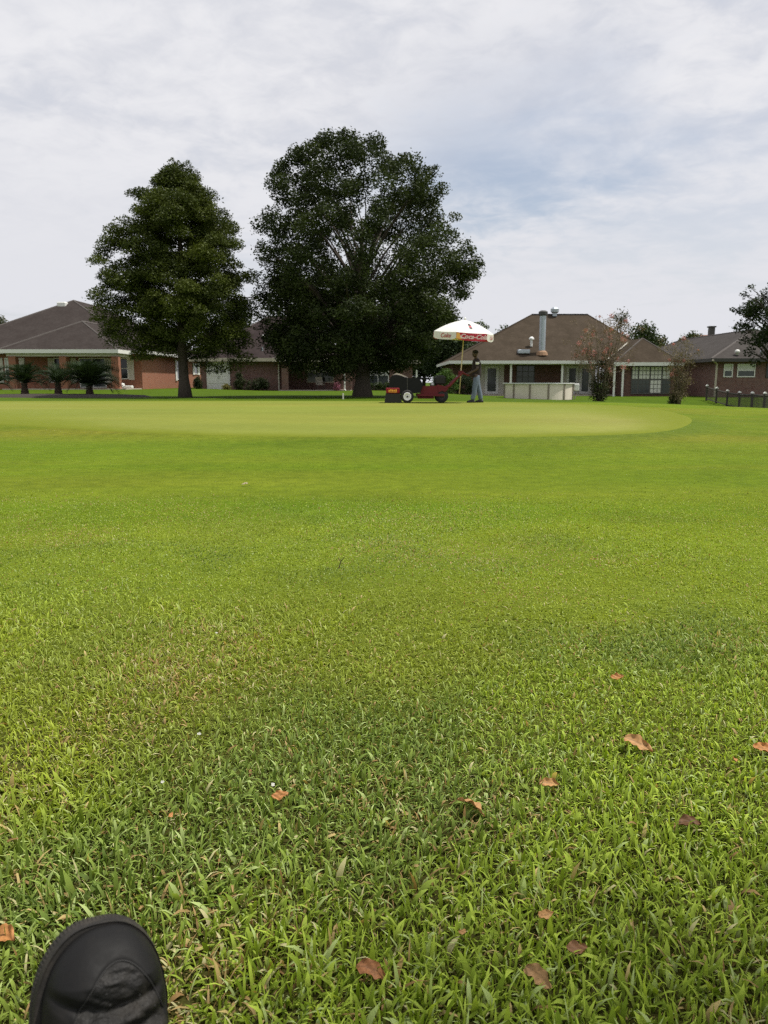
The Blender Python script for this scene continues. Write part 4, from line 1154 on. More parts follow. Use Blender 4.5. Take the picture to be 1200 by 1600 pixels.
mp('cross_bar', 'red_paint', lambda m: (m.tube([(2.6, -0.25, 0.98), (2.6, 0.29, 0.98)], 0.026, 8), m.tube([(2.42, -0.26, 0.79), (2.42, 0.3, 0.79)], 0.022, 8)))
mp('console', 'red_paint', lambda m: m.bbox(2.52, 2.68, -0.1, 0.14, 0.94, 1.06, 0.02))
mp('lever', 'dark_metal', lambda m: (m.tube([(2.6, 0.1, 1.0), (2.58, 0.1, 1.14)], 0.012, 6), m.tube([(1.98, -0.1, 0.5), (2.0, -0.12, 0.62)], 0.012, 6)))
mp('umbrella_bracket', 'steel', lambda m: (m.box(2.555, 2.62, -0.03, 0.06, 0.84, 0.98, 0.01), m.box(2.44, 2.58, -0.03, 0.0, 0.86, 0.9)))

# ------------------------------------------------------------------ umbrella
UX, UY, UZ = 2.555, 27.015, MZ + 0.30
umb = thing('umbrella', 'white umbrella with red and white lettered valance standing over the mower handle', 'umbrella', (UX, UY, UZ))
umb.rotation_euler = (R(3.2), R(3.3), 0)
PH = 2.44                                   # pole length to the crown of the canopy
mb = MB(); mb.tube([(0, 0, 0), (0, 0, PH * 0.5), (0, 0, PH + 0.02)], [0.021, 0.019, 0.015], 10); mb.build('pole', M['wood_pole'], umb, True)
mb = MB(); mb.lathe((0, 0, PH), [(0.03, 0), (0.045, 0.02), (0.03, 0.05), (0.012, 0.09)], 'z', 12); mb.build('finial', M['white_paint'], umb, True)
UR, UH, VH = 1.03, 0.41, 0.23
def uz(q): return PH - 0.01 - UH * (0.35 * q + 0.65 * q ** 2.0)
a_off = R(-90 + 11)
def col_attr(me, c):
    a = me.color_attributes.new('Col', 'FLOAT_COLOR', 'POINT')
    for d_ in a.data: d_.color = (*c, 1)
def umb_pt(a0, a1, s, q):
    """point on a gore: s in 0..1 across, q radial"""
    p0 = Vector((math.cos(a0), math.sin(a0), 0)); p1 = Vector((math.cos(a1), math.sin(a1), 0))
    chord = p0.lerp(p1, s)
    arc = chord.normalized()
    p = chord.lerp(arc, 0.18) * (UR * q)
    sag = 0.03 * math.sin(math.pi * s) * q * q
    return Vector((p.x, p.y, uz(q) - sag * 0.4))
word_specs = {0: 'red', 1: 'white', 2: 'red2', 3: 'white', 4: 'red', 5: 'white'}
for k in range(6):
    a0 = a_off + math.radians(-30 + 60 * k); a1 = a0 + math.radians(60)
    nS, nQ = 10, 10
    V = []; F = []
    for j in range(nQ + 1):
        for i in range(nS + 1):
            V.append(umb_pt(a0, a1, i / nS, max(0.03, j / nQ)))
    for j in range(nQ):
        for i in range(nS):
            b = j * (nS + 1) + i
            F.append((b, b + 1, b + nS + 2, b + nS + 1))
    nv = len(V)
    V2 = V + [v + Vector((0, 0, -0.006)) for v in V]
    F2 = F + [tuple(reversed([q + nv for q in f_])) for f_ in F]
    me = bpy.data.meshes.new('canopy_panel'); me.from_pydata([tuple(v) for v in V2], [], F2); col_attr(me, (0.80, 0.80, 0.79))
    pan = link('canopy_panel', me, M['umb_white'], umb, True)
    # valance: hangs from the rim, slight flare and scalloped hem
    V = []; F = []; nJ = 5
    for j in range(nJ + 1):
        for i in range(nS + 1):
            s = i / nS
            p = umb_pt(a0, a1, s, 1.0)
            out = Vector((p.x, p.y, 0)).normalized()
            hem = 1.0 + 0.06 * math.sin(math.pi * s) - (0.18 * (abs(2 * s - 1) ** 8))
            V.append(p + out * (0.012 * j / nJ + 0.006 * math.sin(s * 14) * j / nJ) + Vector((0, 0, -VH * hem * j / nJ)))
    for j in range(nJ):
        for i in range(nS):
            b = j * (nS + 1) + i
            F.append((b, b + 1, b + nS + 2, b + nS + 1))
    nv = len(V)
    def inn(v): return v - Vector((v.x, v.y, 0)).normalized() * 0.005
    V2 = V + [inn(v) for v in V]
    F2 = F + [tuple(reversed([q + nv for q in f_])) for f_ in F]
    red = (k % 2 == 0)
    me = bpy.data.meshes.new('valance'); me.from_pydata([tuple(v) for v in V2], [], F2); col_attr(me, (0.56, 0.05, 0.085) if red else (0.74, 0.73, 0.70))
    val = link('valance', me, M['umb_white'], pan, True)
    val['label'] = 'red valance with white lettering' if red else 'white valance with dark red lettering'
    # panel frame for flat print
    pm = umb_pt(a0, a1, 0.5, 1.0); out = Vector((pm.x, pm.y, 0)).normalized(); tx = Vector((-out.y, out.x, 0))
    def place_text(txt, size, s0, zoff, mat, shear=0.3, parent=val, bold=0.0):
        cu = bpy.data.curves.new('lettering', 'FONT'); cu.body = txt; cu.size = size; cu.shear = shear; cu.offset = bold
        cu.align_x = 'CENTER'; cu.align_y = 'CENTER'; cu.resolution_u = 2
        tmp = bpy.data.objects.new('lettering', cu); COL.objects.link(tmp)
        dg = bpy.context.evaluated_depsgraph_get()
        me = bpy.data.meshes.new_from_object(tmp.evaluated_get(dg)); bpy.data.objects.remove(tmp)
        W = (umb_pt(a0, a1, 0, 1) - umb_pt(a0, a1, 1, 1)).length
        for v in me.vertices:
            s = s0 + v.co.x / W
            p = umb_pt(a0, a1, min(max(s, 0), 1), 1.0)
            o2 = Vector((p.x, p.y, 0)).normalized()
            v.co = p + o2 * 0.021 + Vector((0, 0, zoff + v.co.y))
        me.name = 'lettering'; me.materials.clear()
        return link('lettering', me, mat, parent)
    if red:
        place_text('Coca-Cola', 0.205, 0.56, -VH * 0.5, M['print_white'], 0.35, val, 0.006)
        # orange corner flash and white ribbon
        def strip(name, pts, mat, off):
            vs = []
            for s, z in pts:
                p = umb_pt(a0, a1, s, 1.0); o2 = Vector((p.x, p.y, 0)).normalized()
                vs.append(p + o2 * off + Vector((0, 0, z)))
            vb = [v - Vector((v.x, v.y, 0)).normalized() * 0.003 for v in vs]
            n_ = len(vs)
            me = bpy.data.meshes.new(name); me.from_pydata([tuple(v) for v in vs + vb], [], [tuple(range(n_)), tuple(reversed(range(n_, 2 * n_)))] + [(i, (i + 1) % n_, n_ + (i + 1) % n_, n_ + i) for i in range(n_)])
            return link(name, me, mat, val)
        strip('orange_flash', [(0.01, -0.012), (0.10, -0.012), (0.15, -VH * 0.55), (0.19, -VH * 0.93), (0.01, -VH * 0.85)], M['cola_orange'], 0.0195)
        strip('white_ribbon', [(0.12, -0.09), (0.2, -0.14), (0.3, -0.175), (0.3, -0.19), (0.17, -0.185), (0.13, -0.13)], M['print_white'], 0.0205)
        # small bottle printed on the gore
        vs = []
        prof = [(0, 0.022), (0.10, 0.024), (0.2, 0.03), (0.45, 0.034), (0.6, 0.022), (0.75, 0.036), (1.0, 0.034)]
        def gp(s, q):
            p = umb_pt(a0, a1, s, q); e = 0.01
            n_ = (umb_pt(a0, a1, s + e, q) - umb_pt(a0, a1, s - e, q)).cross(umb_pt(a0, a1, s, q + e) - umb_pt(a0, a1, s, q - e)).normalized()
            if n_.z < 0: n_ = -n_
            return p + n_ * 0.006
        L = []; Rr = []
        for t, w in prof:
            q = 0.46 + 0.34 * t; Wd = 1.03 * q
            L.append(gp(0.52 - 1.35 * w / Wd, q)); Rr.append(gp(0.52 + 1.35 * w / Wd, q))
        vs = L + Rr; n_ = len(prof)
        me = bpy.data.meshes.new('bottle_print'); me.from_pydata([tuple(v) for v in vs], [], [(i, i + 1, n_ + i + 1, n_ + i) for i in range(n_ - 1)])
        bo = link('bottle_print', me, M['bottle_dark'], pan)
        lb = [gp(0.52 + sx * 1.35 * 0.031 / (1.03 * q), q) + Vector((0, 0, 0.004)) for q, sx in ((0.64, -1), (0.64, 1), (0.70, 1), (0.70, -1))]
        me = bpy.data.meshes.new('bottle_band'); me.from_pydata([tuple(v) for v in lb], [], [(0, 1, 2, 3)])
        link('bottle_band', me, M['cola_red'], pan)
    else:
        place_text('Coke', 0.20, 0.55, -VH * 0.5, M['print_red'], 0.35, val, 0.004)
for k in range(6):
    a = a_off + math.radians(-30 + 60 * k); d_ = Vector((math.cos(a), math.sin(a), 0))
    mb = MB(); mb.tube([d_ * (UR * q) * 0.985 + Vector((0, 0, uz(q) - 0.02)) for q in (0.04, 0.3, 0.6, 0.85, 1.0)], 0.006, 5); rb = mb.build('rib', M['steel'], umb)
    mb = MB(); mb.tube([Vector((0, 0, PH - 0.62)), d_ * UR * 0.5 + Vector((0, 0, uz(0.5) - 0.02))], 0.005, 5); mb.build('strut', M['steel'], rb)

# ------------------------------------------------------------------ person pushing the mower
PX, PY = 3.10, 27.02
PZ = tz(PX, PY) + 0.012
per = thing('person', 'person in a dark shirt and faded jeans pushing the red machine across the green', 'person', (PX, PY, PZ))
def skinned(name, chains, mat, parent, sub=2, root=0):
    verts = []; edges = []; radii = []
    ids = {}
    for ch_ in chains:
        prev = None
        for key, co, r in ch_:
            if key not in ids:
                ids[key] = len(verts); verts.append(co); radii.append(r)
            if prev is not None: edges.append((prev, ids[key]))
            prev = ids[key]
    me = bpy.data.meshes.new(name); me.from_pydata(verts, edges, [])
    o = bpy.data.objects.new(name, me); COL.objects.link(o)
    m = o.modifiers.new('s', 'SKIN'); m.use_smooth_shade = True
    for i, r in enumerate(radii):
        sv = me.skin_vertices[0].data[i]; sv.radius = (r, r) if isinstance(r, float) else r
        sv.use_root = (i == root)
    s = o.modifiers.new('sub', 'SUBSURF'); s.levels = sub; s.render_levels = sub
    dg = bpy.context.evaluated_depsgraph_get()
    nm = bpy.data.meshes.new_from_object(o.evaluated_get(dg))
    bpy.data.objects.remove(o)
    nm.name = name; nm.materials.clear()
    return link(name, nm, M[mat], parent, True)
# facing -x; y<0 is the camera side
HIP = (0.03, 0, 0.90)
leg = {}
body = []
body.append([('pelvis', HIP, 0.13), ('waist', (0.03, 0, 1.05), 0.125), ('chest', (0.015, 0, 1.24), 0.15), ('upper', (0.01, 0, 1.38), 0.125), ('neck', (-0.005, 0, 1.485), 0.058), ('nk2', (-0.02, 0, 1.545), 0.056)])
for s, kx, fx in ((-1, -0.07, -0.14), (1, 0.08, 0.17)):
    n = 'R' if s < 0 else 'L'
    body.append([('pelvis', HIP, 0.13), ('hip' + n, (0.03, 0.09 * s, 0.86), 0.095), ('kn' + n, (kx + 0.03, 0.10 * s, 0.49), 0.062), ('cf' + n, (kx * 0.6 + fx * 0.5 + 0.04, 0.10 * s, 0.33), 0.056), ('an' + n, (fx + 0.03, 0.10 * s, 0.085), 0.038)])
    hx, hz_ = -0.30, 0.925
    yy = 0.24 * s
    body.append([('upper', (0.01, 0, 1.38), 0.125), ('sh' + n, (0.02, 0.19 * s, 1.40), 0.066), ('el' + n, (0.03, 0.27 * s, 1.12), 0.045), ('wr' + n, (-0.22, yy, 0.985), 0.028), ('hd' + n, (-0.285, yy, 0.955), 0.036)])
bodyo = skinned('body', body, 'skin', per, 2)
# head
mb = MB()
prof = [(0.012, 0.0), (0.052, 0.02), (0.068, 0.06), (0.078, 0.11), (0.082, 0.15), (0.078, 0.19), (0.058, 0.222), (0.02, 0.24)]
mb.lathe((0, 0, 0), prof, 'z', 20)
hm = mb.mesh('head')
for v in hm.vertices:
    x_, y_, z_ = v.co
    v.co.y = y_ * 0.92
    v.co.x = x_ * 1.18 - 0.012 * max(0, (0.10 - z_) / 0.1)
    if x_ < -0.04:
        if 0.075 < z_ < 0.135: v.co.x -= 0.022 * math.exp(-(y_ / 0.018) ** 2) * (1 - abs(z_ - 0.1) / 0.04)
hd = link('head', hm, M['skin'], bodyo, True); hd.location = (-0.035, 0, 1.515)
mb = MB()
for s in (-1, 1):
    mb.lathe((0.0, 0.073 * s, 0.115), [(0.012, -0.012), (0.026, 0.0), (0.012, 0.012)], 'y', 10)
mb.build('ear', M['skin'], hd, True)
mb = MB()
for s in (-1, 1): mb.lathe((-0.083, 0.032 * s, 0.13), [(0.004, -0.008), (0.011, 0), (0.004, 0.008)], 'x', 8)
mb.build('eye', M['print_white'], hd, True)
mb = MB(); mb.box(-0.088, -0.076, -0.024, 0.024, 0.052, 0.06); mb.build('mouth', M['shirt'], hd)
mb = MB(); mb.lathe((0.012, 0, 0.128), [(0.082, 0.0), (0.091, 0.03), (0.087, 0.07), (0.064, 0.10), (0.02, 0.118)], 'z', 18)
hr = mb.mesh('hair')
for v in hr.vertices: v.co.x = (v.co.x - 0.012) * 1.13 + 0.012
link('hair', hr, M['hair'], hd, True)
# fingers curled round the grips
for s in (-1, 1):
    yy = 0.24 * s; n = 'R' if s < 0 else 'L'
    chs = []
    for i, (dy, ln) in enumerate(((-0.027, 0.9), (-0.009, 1.0), (0.009, 0.95), (0.027, 0.78))):
        b = (-0.30, yy + dy, 0.958); 
        chs.append([((i, 0), b, 0.0095), ((i, 1), (-0.33 * 1 - 0.004 * ln, yy + dy, 0.95), 0.009), ((i, 2), (-0.338, yy + dy, 0.925), 0.0085), ((i, 3), (-0.322, yy + dy, 0.905 + 0.01 * (1 - ln)), 0.007)])
    chs.append([((9, 0), (-0.265, yy - 0.03 * s, 0.95), 0.011), ((9, 1), (-0.285, yy - 0.045 * s, 0.93), 0.010), ((9, 2), (-0.305, yy - 0.04 * s, 0.912), 0.008)])
    for i, c_ in enumerate(chs):
        skinned('finger', [c_], 'skin', bodyo, 1)
shirt = []
shirt.append([('a', (0.035, 0, 0.79), 0.158), ('a2', (0.035, 0, 0.92), 0.165), ('b', (0.035, 0, 1.06), 0.168), ('c', (0.02, 0, 1.24), 0.185), ('d', (0.012, 0, 1.385), 0.14), ('e', (-0.002, 0, 1.465), 0.075)])
for s in (-1, 1):
    n = str(s)
    shirt.append([('d', (0.012, 0, 1.385), 0.14), ('s' + n, (0.02, 0.195 * s, 1.405), 0.083), ('t' + n, (0.027, 0.245 * s, 1.24), 0.068), ('u' + n, (0.029, 0.258 * s, 1.19), 0.064)])
sh = skinned('shirt', shirt, 'shirt', per, 2)
# white patch on the near sleeve
mb = MB(); mb.lathe((0.0, 0, 0), [(0.05, -0.05), (0.058, -0.02), (0.058, 0.03), (0.05, 0.06)], 'z', 12)
sp = mb.build('sleeve_patch', M['white_paint'], sh, True); sp.location = (0.022, -0.245, 1.30); sp.rotation_euler = (R(12), 0, 0); sp.scale = (1.12, 1.1, 0.9)
jeans = [[('p', (0.032, 0, 0.88), 0.142), ('p0', (0.032, 0, 0.98), 0.135)]]
for s, kx, fx in ((-1, -0.07, -0.14), (1, 0.08, 0.17)):
    n = str(s)
    jeans.append([('p', (0.032, 0, 0.88), 0.142), ('h' + n, (0.032, 0.09 * s, 0.82), 0.115), ('k' + n, (kx + 0.03, 0.10 * s, 0.49), 0.09), ('c' + n, (kx * 0.5 + fx * 0.5 + 0.05, 0.10 * s, 0.27), 0.084), ('d' + n, (fx * 0.8 + kx * 0.2 + 0.03, 0.10 * s, 0.17), 0.084), ('f' + n, (fx + 0.04, 0.10 * s, 0.085), 0.078)])
skinned('jeans', jeans, 'jeans', per, 2)
for s, fx in ((-1, -0.14), (1, 0.17)):
    mb = MB()
    out = [(0.10, -0.03), (0.105, 0.03), (0.05, 0.045), (-0.05, 0.048), (-0.13, 0.044), (-0.175, 0.02), (-0.175, -0.02), (-0.13, -0.044), (-0.05, -0.048), (0.05, -0.045)]
    cx_, cy_ = fx + 0.02, 0.10 * s
    vs = [(cx_ + a, cy_ + b, 0.0) for a, b in out] + [(cx_ + a, cy_ + b, 0.04) for a, b in out] + [(cx_ + a * 0.86, cy_ + b * 0.8, 0.065 if a < -0.1 else 0.1) for a, b in out]
    n_ = len(out); fs = [tuple(range(n_)), tuple(range(2 * n_, 3 * n_))]
    for lv in range(2):
        for i in range(n_): fs.append((lv * n_ + i, lv * n_ + (i + 1) % n_, (lv + 1) * n_ + (i + 1) % n_, (lv + 1) * n_ + i))
    mb.add(vs, fs); mb.build('shoe', M['shoe_black'], per, True)

# ------------------------------------------------------------------ foreground shoe
ax = Vector((-0.055, 0.35, 0.935)).normalized()                  # heel -> toe
nn = Vector((0.50, -0.84, 0.42)); nn = (nn - ax * nn.dot(ax)).normalized()   # instep
xx_ = ax.cross(nn).normalized()
tip = Vector((-0.241, 0.613, 0.340))
shoe = thing('shoe', 'black leather shoe with ribbed rubber sole, toe up in the grass', 'shoe', (0, 0, 0))
SM = Matrix((xx_, ax, nn)).transposed().to_4x4(); SM.translation = tip
shoe.matrix_world = SM
# local: x across, y from -0.30 (heel) to 0 (toe tip), z instep
from mathutils.noise import noise as mnoise
def sstepf(a, b, x):
    t = min(1, max(0, (x - a) / (b - a))); return t * t * (3 - 2 * t)
def outline(y, side):
    """half width of the last at length y, side -1 left, 1 right"""
    t = -y
    W, T, n_ = (0.0505, 0.062, 2.2) if side < 0 else (0.0500, 0.080, 2.15)
    w = W * (1 - (1 - max(t, 0) / T) ** n_) ** (1 / n_) if t < T else W - 0.013 * sstepf(0.10, 0.19, t)
    if t > 0.25: w *= max(0.0, 1 - ((t - 0.25) / 0.05) ** 2) ** 0.5
    return max(w, 0.0005)
def topz(y):
    t = -y
    return 0.046 * min(1, (max(t, 0) / 0.035)) ** 0.5 + 0.034 * sstepf(0.05, 0.16, t) + 0.012 * sstepf(0.15, 0.22, t)
ny, na_ = 230, 100
# smooth spacing at toe
ys = [-0.30 * (1 - math.cos(math.pi / 2 * i / (ny - 1))) for i in range(ny)]
def vamp_front(x):
    """y of the curved seam behind the toe cap"""
    return -0.023 - 32 * (x - 0.005) ** 2
V = []
seam_pts = []
def upper_pt(i_y, th):
    y = ys[i_y] if isinstance(i_y, int) else i_y
    wl, wr, h = outline(y, -1), outline(y, 1), topz(y)
    c, s = math.cos(th), math.sin(th)
    w = wl if c < 0 else wr
    e = 0.72
    x = w * math.copysign(abs(c) ** e, c); z = h * abs(s) ** 0.82
    y2 = y
    top = max(0, s) ** 0.7
    # crease folds across the vamp
    f1 = math.exp(-((y + 0.055 - 6 * (x - 0.002) ** 2) / 0.005) ** 2); f2 = math.exp(-((y + 0.078 - 0.28 * x) / 0.0075) ** 2); f3 = math.exp(-((y + 0.112 - 0.1 * x) / 0.010) ** 2)
    ph = 0.5 + 0.5 * mnoise(Vector((x * 60, y * 75, 3.1))); ph2 = 0.5 + 0.5 * mnoise(Vector((x * 150, y * 210, 7.7)))
    rg = (1 - abs(mnoise(Vector((x * 38 + 2, y * 95 + x * 30, 1.3))))) ** 5; rg2 = (1 - abs(mnoise(Vector((x * 90 + 5, y * 170 - x * 40, 4.4))))) ** 6
    inside = sstepf(0.0, 0.006, vamp_front(x) - y)
    rimh = math.exp(-((vamp_front(x) - y) / 0.0035) ** 2)
    z += top * (-0.0055 * f1 - 0.0100 * f2 - 0.0055 * f3 + 0.0025 * math.exp(-((y + 0.066 - 0.1 * x) / 0.006) ** 2) + 0.0045 * math.exp(-((y + 0.094 - 0.25 * x) / 0.009) ** 2))
    z += top * inside * (0.0048 * (ph - 0.5) + 0.0018 * (ph2 - 0.5) - 0.0018 * rg - 0.0011 * rg2) - top * inside * 0.0014
    z += top * (1 - inside) * sstepf(0.02, 0.07, -y) * (0.0016 * (ph - 0.5) - 0.0016 * rg)
    z -= 0.0022 * rimh * top
    return (x, y2, z + 0.004)
for i in range(ny):
    for k in range(na_):
        th = math.pi * k / (na_ - 1)
        V.append(upper_pt(i, th))
F = []; mats = []
I = lambda i, k: i * na_ + k
for i in range(ny - 1):
    ym = 0.5 * (ys[i] + ys[i + 1])
    for k in range(na_ - 1):
        xm = V[I(i, k)][0]
        if ym < -0.20 and 28 < k < na_ - 30 and ym > -0.285: continue      # collar opening
        F.append((I(i, k), I(i, k + 1), I(i + 1, k + 1), I(i + 1, k)))
        mats.append(1 if ym > vamp_front(xm) else 0)
me = bpy.data.meshes.new('upper'); me.from_pydata(V, [], F)
me.materials.append(M['leather']); me.materials.append(M['toe_leather'])
me.polygons.foreach_set('material_index', mats)
link('upper', me, None, shoe, True)
# seam lines
def surf_at(x, y, lift=0.0):
    w = outline(y, -1 if x < 0 else 1); c = max(-1, min(1, math.copysign((abs(x) / w) ** (1 / 0.72), x)))
    p = upper_pt(y, math.acos(c)); return Vector((p[0], p[1], p[2] + lift))
mb = MB()
pts = [surf_at(x, vamp_front(x) + 0.0015, 0.0002) for x in np.linspace(-0.042, 0.043, 40) if abs(x) < 0.96 * outline(vamp_front(x), -1 if x < 0 else 1) * 0.97]
mb.tube(pts, 0.0007, 5); mb.build('seam', M['black_rubber'], shoe, True)
pts = [surf_at(0.0335 + 0.011 * sstepf(0.07, 0.16, -y) - 0.006 * sstepf(0.05, 0.08, -y) * 0, y, 0.0002) for y in np.linspace(-0.082, -0.2, 30)]
mb = MB(); mb.tube(pts, 0.0011, 5); mb.build('seam', M['black_rubber'], shoe, True)
# perforations
mb = MB()
for x, y in ((-0.006, -0.041), (0.010, -0.042), (-0.003, -0.050), (0.011, -0.052), (0.021, -0.049), (-0.017, -0.057), (0.012, -0.060), (0.023, -0.057), (-0.014, -0.066), (0.001, -0.066), (0.033, -0.060), (-0.026, -0.072), (-0.010, -0.073), (0.004, -0.077), (0.018, -0.080)):
    p = surf_at(x, y, 0.0); mb.lathe((p.x, p.y, p.z), [(0.0008, -0.001), (0.0009, 0.0003), (0.0002, 0.0004)], 'z', 8)
o = mb.build('perforation', M['black_rubber'], shoe); o['kind'] = 'stuff'
# welt and ribbed sole
def sole_outline(n, ext, extl):
    """closed loop toe -> right -> heel -> left"""
    P = []
    m = n // 2
    tt = [0.5 * (1 - math.cos(math.pi * i / m)) for i in range(m + 1)]
    right = [(outline(-0.30 * t, 1), -0.30 * t) for t in tt]; left = [(-outline(-0.30 * t, -1), -0.30 * t) for t in reversed(tt)]
    raw = right[:-1] + left[:-1]
    # resample by arc length
    raw = [Vector((a, b, 0)) for a, b in raw]; L = [0]
    for i in range(len(raw)): L.append(L[-1] + (raw[(i + 1) % len(raw)] - raw[i]).length)
    out = []
    for k in range(n):
        d_ = L[-1] * k / n
        i = max(j for j in range(len(raw)) if L[j] <= d_ + 1e-12)
        q = (d_ - L[i]) / max(1e-9, L[i + 1] - L[i]); out.append(raw[i].lerp(raw[(i + 1) % len(raw)], q))
    for it in range(3): out = [(out[i - 1] + out[i] * 2 + out[(i + 1) % n]) / 4 for i in range(n)]
    res = []
    for i in range(n):
        t = (out[(i + 1) % n] - out[i - 1]).normalized(); nr_ = Vector((-t.y, t.x, 0)) * -1
        c = Vector((0, -0.15, 0))
        if nr_.dot(out[i] - c) < 0: nr_ = -nr_
        e = ext + (extl - ext) * sstepf(-0.01, 0.6, -nr_.x)
        res.append((out[i], nr_, e))
    return res
def sole(name, levels, mat, n=900, rib=0.0):
    so = sole_outline(n, 0.0022, 0.0055)
    V = []; F = []
    for z, f_, rb in levels:
        for i, (p, nr_, e) in enumerate(so):
            q = p + nr_ * (e * f_ + (rb if (i % 4) < 2 else 0.0))
            V.append((q.x, q.y, z))
    for l_ in range(len(levels) - 1):
        for i in range(n): F.append((l_ * n + i, l_ * n + (i + 1) % n, (l_ + 1) * n + (i + 1) % n, (l_ + 1) * n + i))
    F += [tuple(range(n)), tuple(reversed(range((len(levels) - 1) * n, len(levels) * n)))]
    me = bpy.data.meshes.new(name); me.from_pydata(V, [], F); return link(name, me, M[mat], shoe)
sole('welt', [(0.0075, 0.55, 0), (0.0085, 0.85, 0), (0.005, 1.0, 0), (0.001, 1.02, 0), (0.0, 0.8, 0)], 'sole_rubber')
sole('sole', [(-0.0005, 0.9, 0), (-0.001, 1.0, 0), (-0.003, 1.12, 0.0007), (-0.009, 1.14, 0.0009), (-0.014, 1.02, 0.0007), (-0.018, 0.7, 0), (-0.020, 0.1, 0)], 'sole_rubber')

# the outstretched leg the shoe is on, running back under the camera
SI = SM.inverted()
def lp(p): return SI @ Vector(p)
ank = tip - ax * 0.235 + nn * 0.075
mb = MB(); mb.tube([lp(ank - nn * 0.05), lp(ank), lp(ank + Vector((0.0, -0.09, 0.01)))], [0.034, 0.037, 0.042], 14); mb.build('sock', M['black_rubber'], shoe, True)
mb = MB(); mb.tube([lp(ank + Vector((0, -0.05, 0.005))), lp(ank + Vector((0.0, -0.2, 0.02))), lp(ank + Vector((0.02, -0.45, 0.06))), lp(ank + Vector((0.04, -0.75, 0.0)))], [0.058, 0.064, 0.078, 0.09], 16); mb.build('trouser_leg', M['jeans'], shoe, True)

# ------------------------------------------------------------------ fallen leaves
def dead_leaf(name, label, x, y, L, rz, curl, tilt, colr, seed, lift=0.018, w=0.5, grp='fallen brown leaves in the grass'):
    g = np.random.default_rng(seed)
    nu, nv = 17, 9
    jag = np.convolve(g.normal(0, 0.16, nu * 2 + 2), [0.25, 0.5, 0.25], 'same'); bend = g.uniform(-0.25, 0.25)
    V = []; C_ = []
    for i in range(nu):
        t = i / (nu - 1)
        hw = w * L * 0.5 * (math.sin(math.pi * (0.04 + 0.94 * t) ** 0.85) ** 0.75) * (1 + 0.12 * math.sin(9 * t + seed))
        for j in range(nv):
            s = 2 * j / (nv - 1) - 1
            a = s * curl * 1.3
            hw_ = hw; hw = hw * (1 + (jag[i] if s < 0 else jag[i + nu]) * abs(s) ** 2 * 1.6)
            yy = hw * math.sin(a) / max(curl * 1.3, 0.05) if curl > 0.05 else hw * s
            zz = hw * (1 - math.cos(a)) / max(curl * 1.3, 0.05) + 0.10 * L * math.sin(math.pi * t * 1.1 + seed) + 0.02 * L * math.sin(12 * t + 4 * s + seed)
            zz += 0.05 * L * abs(s) * math.sin(17 * t + 5 * s + seed * 1.7)
            hw = hw_
            V.append(((t - 0.5) * L, yy + bend * L * 0.4 * math.sin(math.pi * t), zz))
            q = (0.75 + 0.4 * g.random()) * (0.72 if abs(s) < 0.1 else 1.0)
            C_.append([colr[0] * q, colr[1] * q, colr[2] * q])
    n0 = len(V)
    F = [(i * nv + j, (i + 1) * nv + j, (i + 1) * nv + j + 1, i * nv + j + 1) for i in range(nu - 1) for j in range(nv - 1)]
    V2 = np.array(V + [(a, b, c - 0.0005) for a, b, c in V]); F2 = np.array(F + [(d_ + n0, c_ + n0, b_ + n0, a_ + n0) for a_, b_, c_, d_ in F])
    ob = link(name, np_mesh(name, V2, F2, np.array(C_ + C_)), M['dead_leaf'], None, True)
    ob.location = (x, y, tz(x, y) + lift); ob.rotation_euler = (tilt[0], tilt[1], rz)
    return tag(ob, label, 'leaf', grp)
BR = (0.46, 0.255, 0.10); BD = (0.15, 0.075, 0.03); BO = (0.46, 0.21, 0.07)
LV = [
 ('largest curled tan leaf near the middle of the lawn, split at one end', 0.162, 1.352, 0.058, 2.6, 0.5, (0.5, -0.2), BR),
 ('small folded tan leaf just right of the largest leaf', 0.325, 1.438, 0.042, 0.2, 0.8, (0.6, 0.1), BR),
 ('long narrow tan leaf lying aslant in the right of the lawn', 0.554, 1.608, 0.062, -0.6, 0.6, (0.5, 0.1), BR),
 ('tan leaf cut off by the right picture edge', 0.822, 1.593, 0.055, 0.1, 0.6, (0.45, 0), BO),
 ('farthest rounded tan leaf in the right of the lawn', 0.625, 2.009, 0.036, 0.1, 0.6, (0.6, 0), BO),
 ('small flat reddish leaf left of the centre of the lawn', -0.199, 1.399, 0.032, 0.3, 0.2, (0.7, 0.1), BO),
 ('dark brown curled leaf in the right of the lawn', 0.545, 1.296, 0.044, 0.1, 0.7, (0.4, 0.2), BD),
 ('reddish brown leaf half sunk in grass at the bottom centre', -0.017, 0.936, 0.044, -0.2, 0.5, (0.5, 0.3), (0.32, 0.14, 0.055)),
 ('pale tan leaf standing in shade at the bottom right', 0.204, 0.929, 0.040, -0.9, 0.4, (0.8, 0.1), (0.42, 0.25, 0.11)),
 ('small tan leaf tucked among blades above the pale bottom leaf', 0.239, 1.050, 0.028, 0.4, 0.5, (0.6, 0), BR),
 ('tan leaf beside the black shoe at the left edge', -0.545, 1.009, 0.046, -0.3, 0.5, (0.5, 0.1), BO),
 ('tiny reddish leaf fragment in the left of the lawn', -0.387, 1.320, 0.014, 1.4, 0.4, (0.6, 0.1), BO),
 ('dull brown leaf buried between blades in the bottom right shade', 0.268, 0.981, 0.030, 0.2, 0.4, (0.6, 0.2), (0.26, 0.13, 0.06)),
 ('tiny orange brown leaf under the tan leaf at the right edge', 0.729, 1.530, 0.020, 1.3, 0.5, (0.5, 0.2), BO),
 ('tiny tan leaf tip in the bottom centre grass', 0.112, 1.013, 0.014, 0.6, 0.3, (0.7, 0), BR),
]
for i, a in enumerate(LV): dead_leaf('dead_leaf', *a, 100 + i, lift=0.022 if a[3] > 0.03 else 0.026)
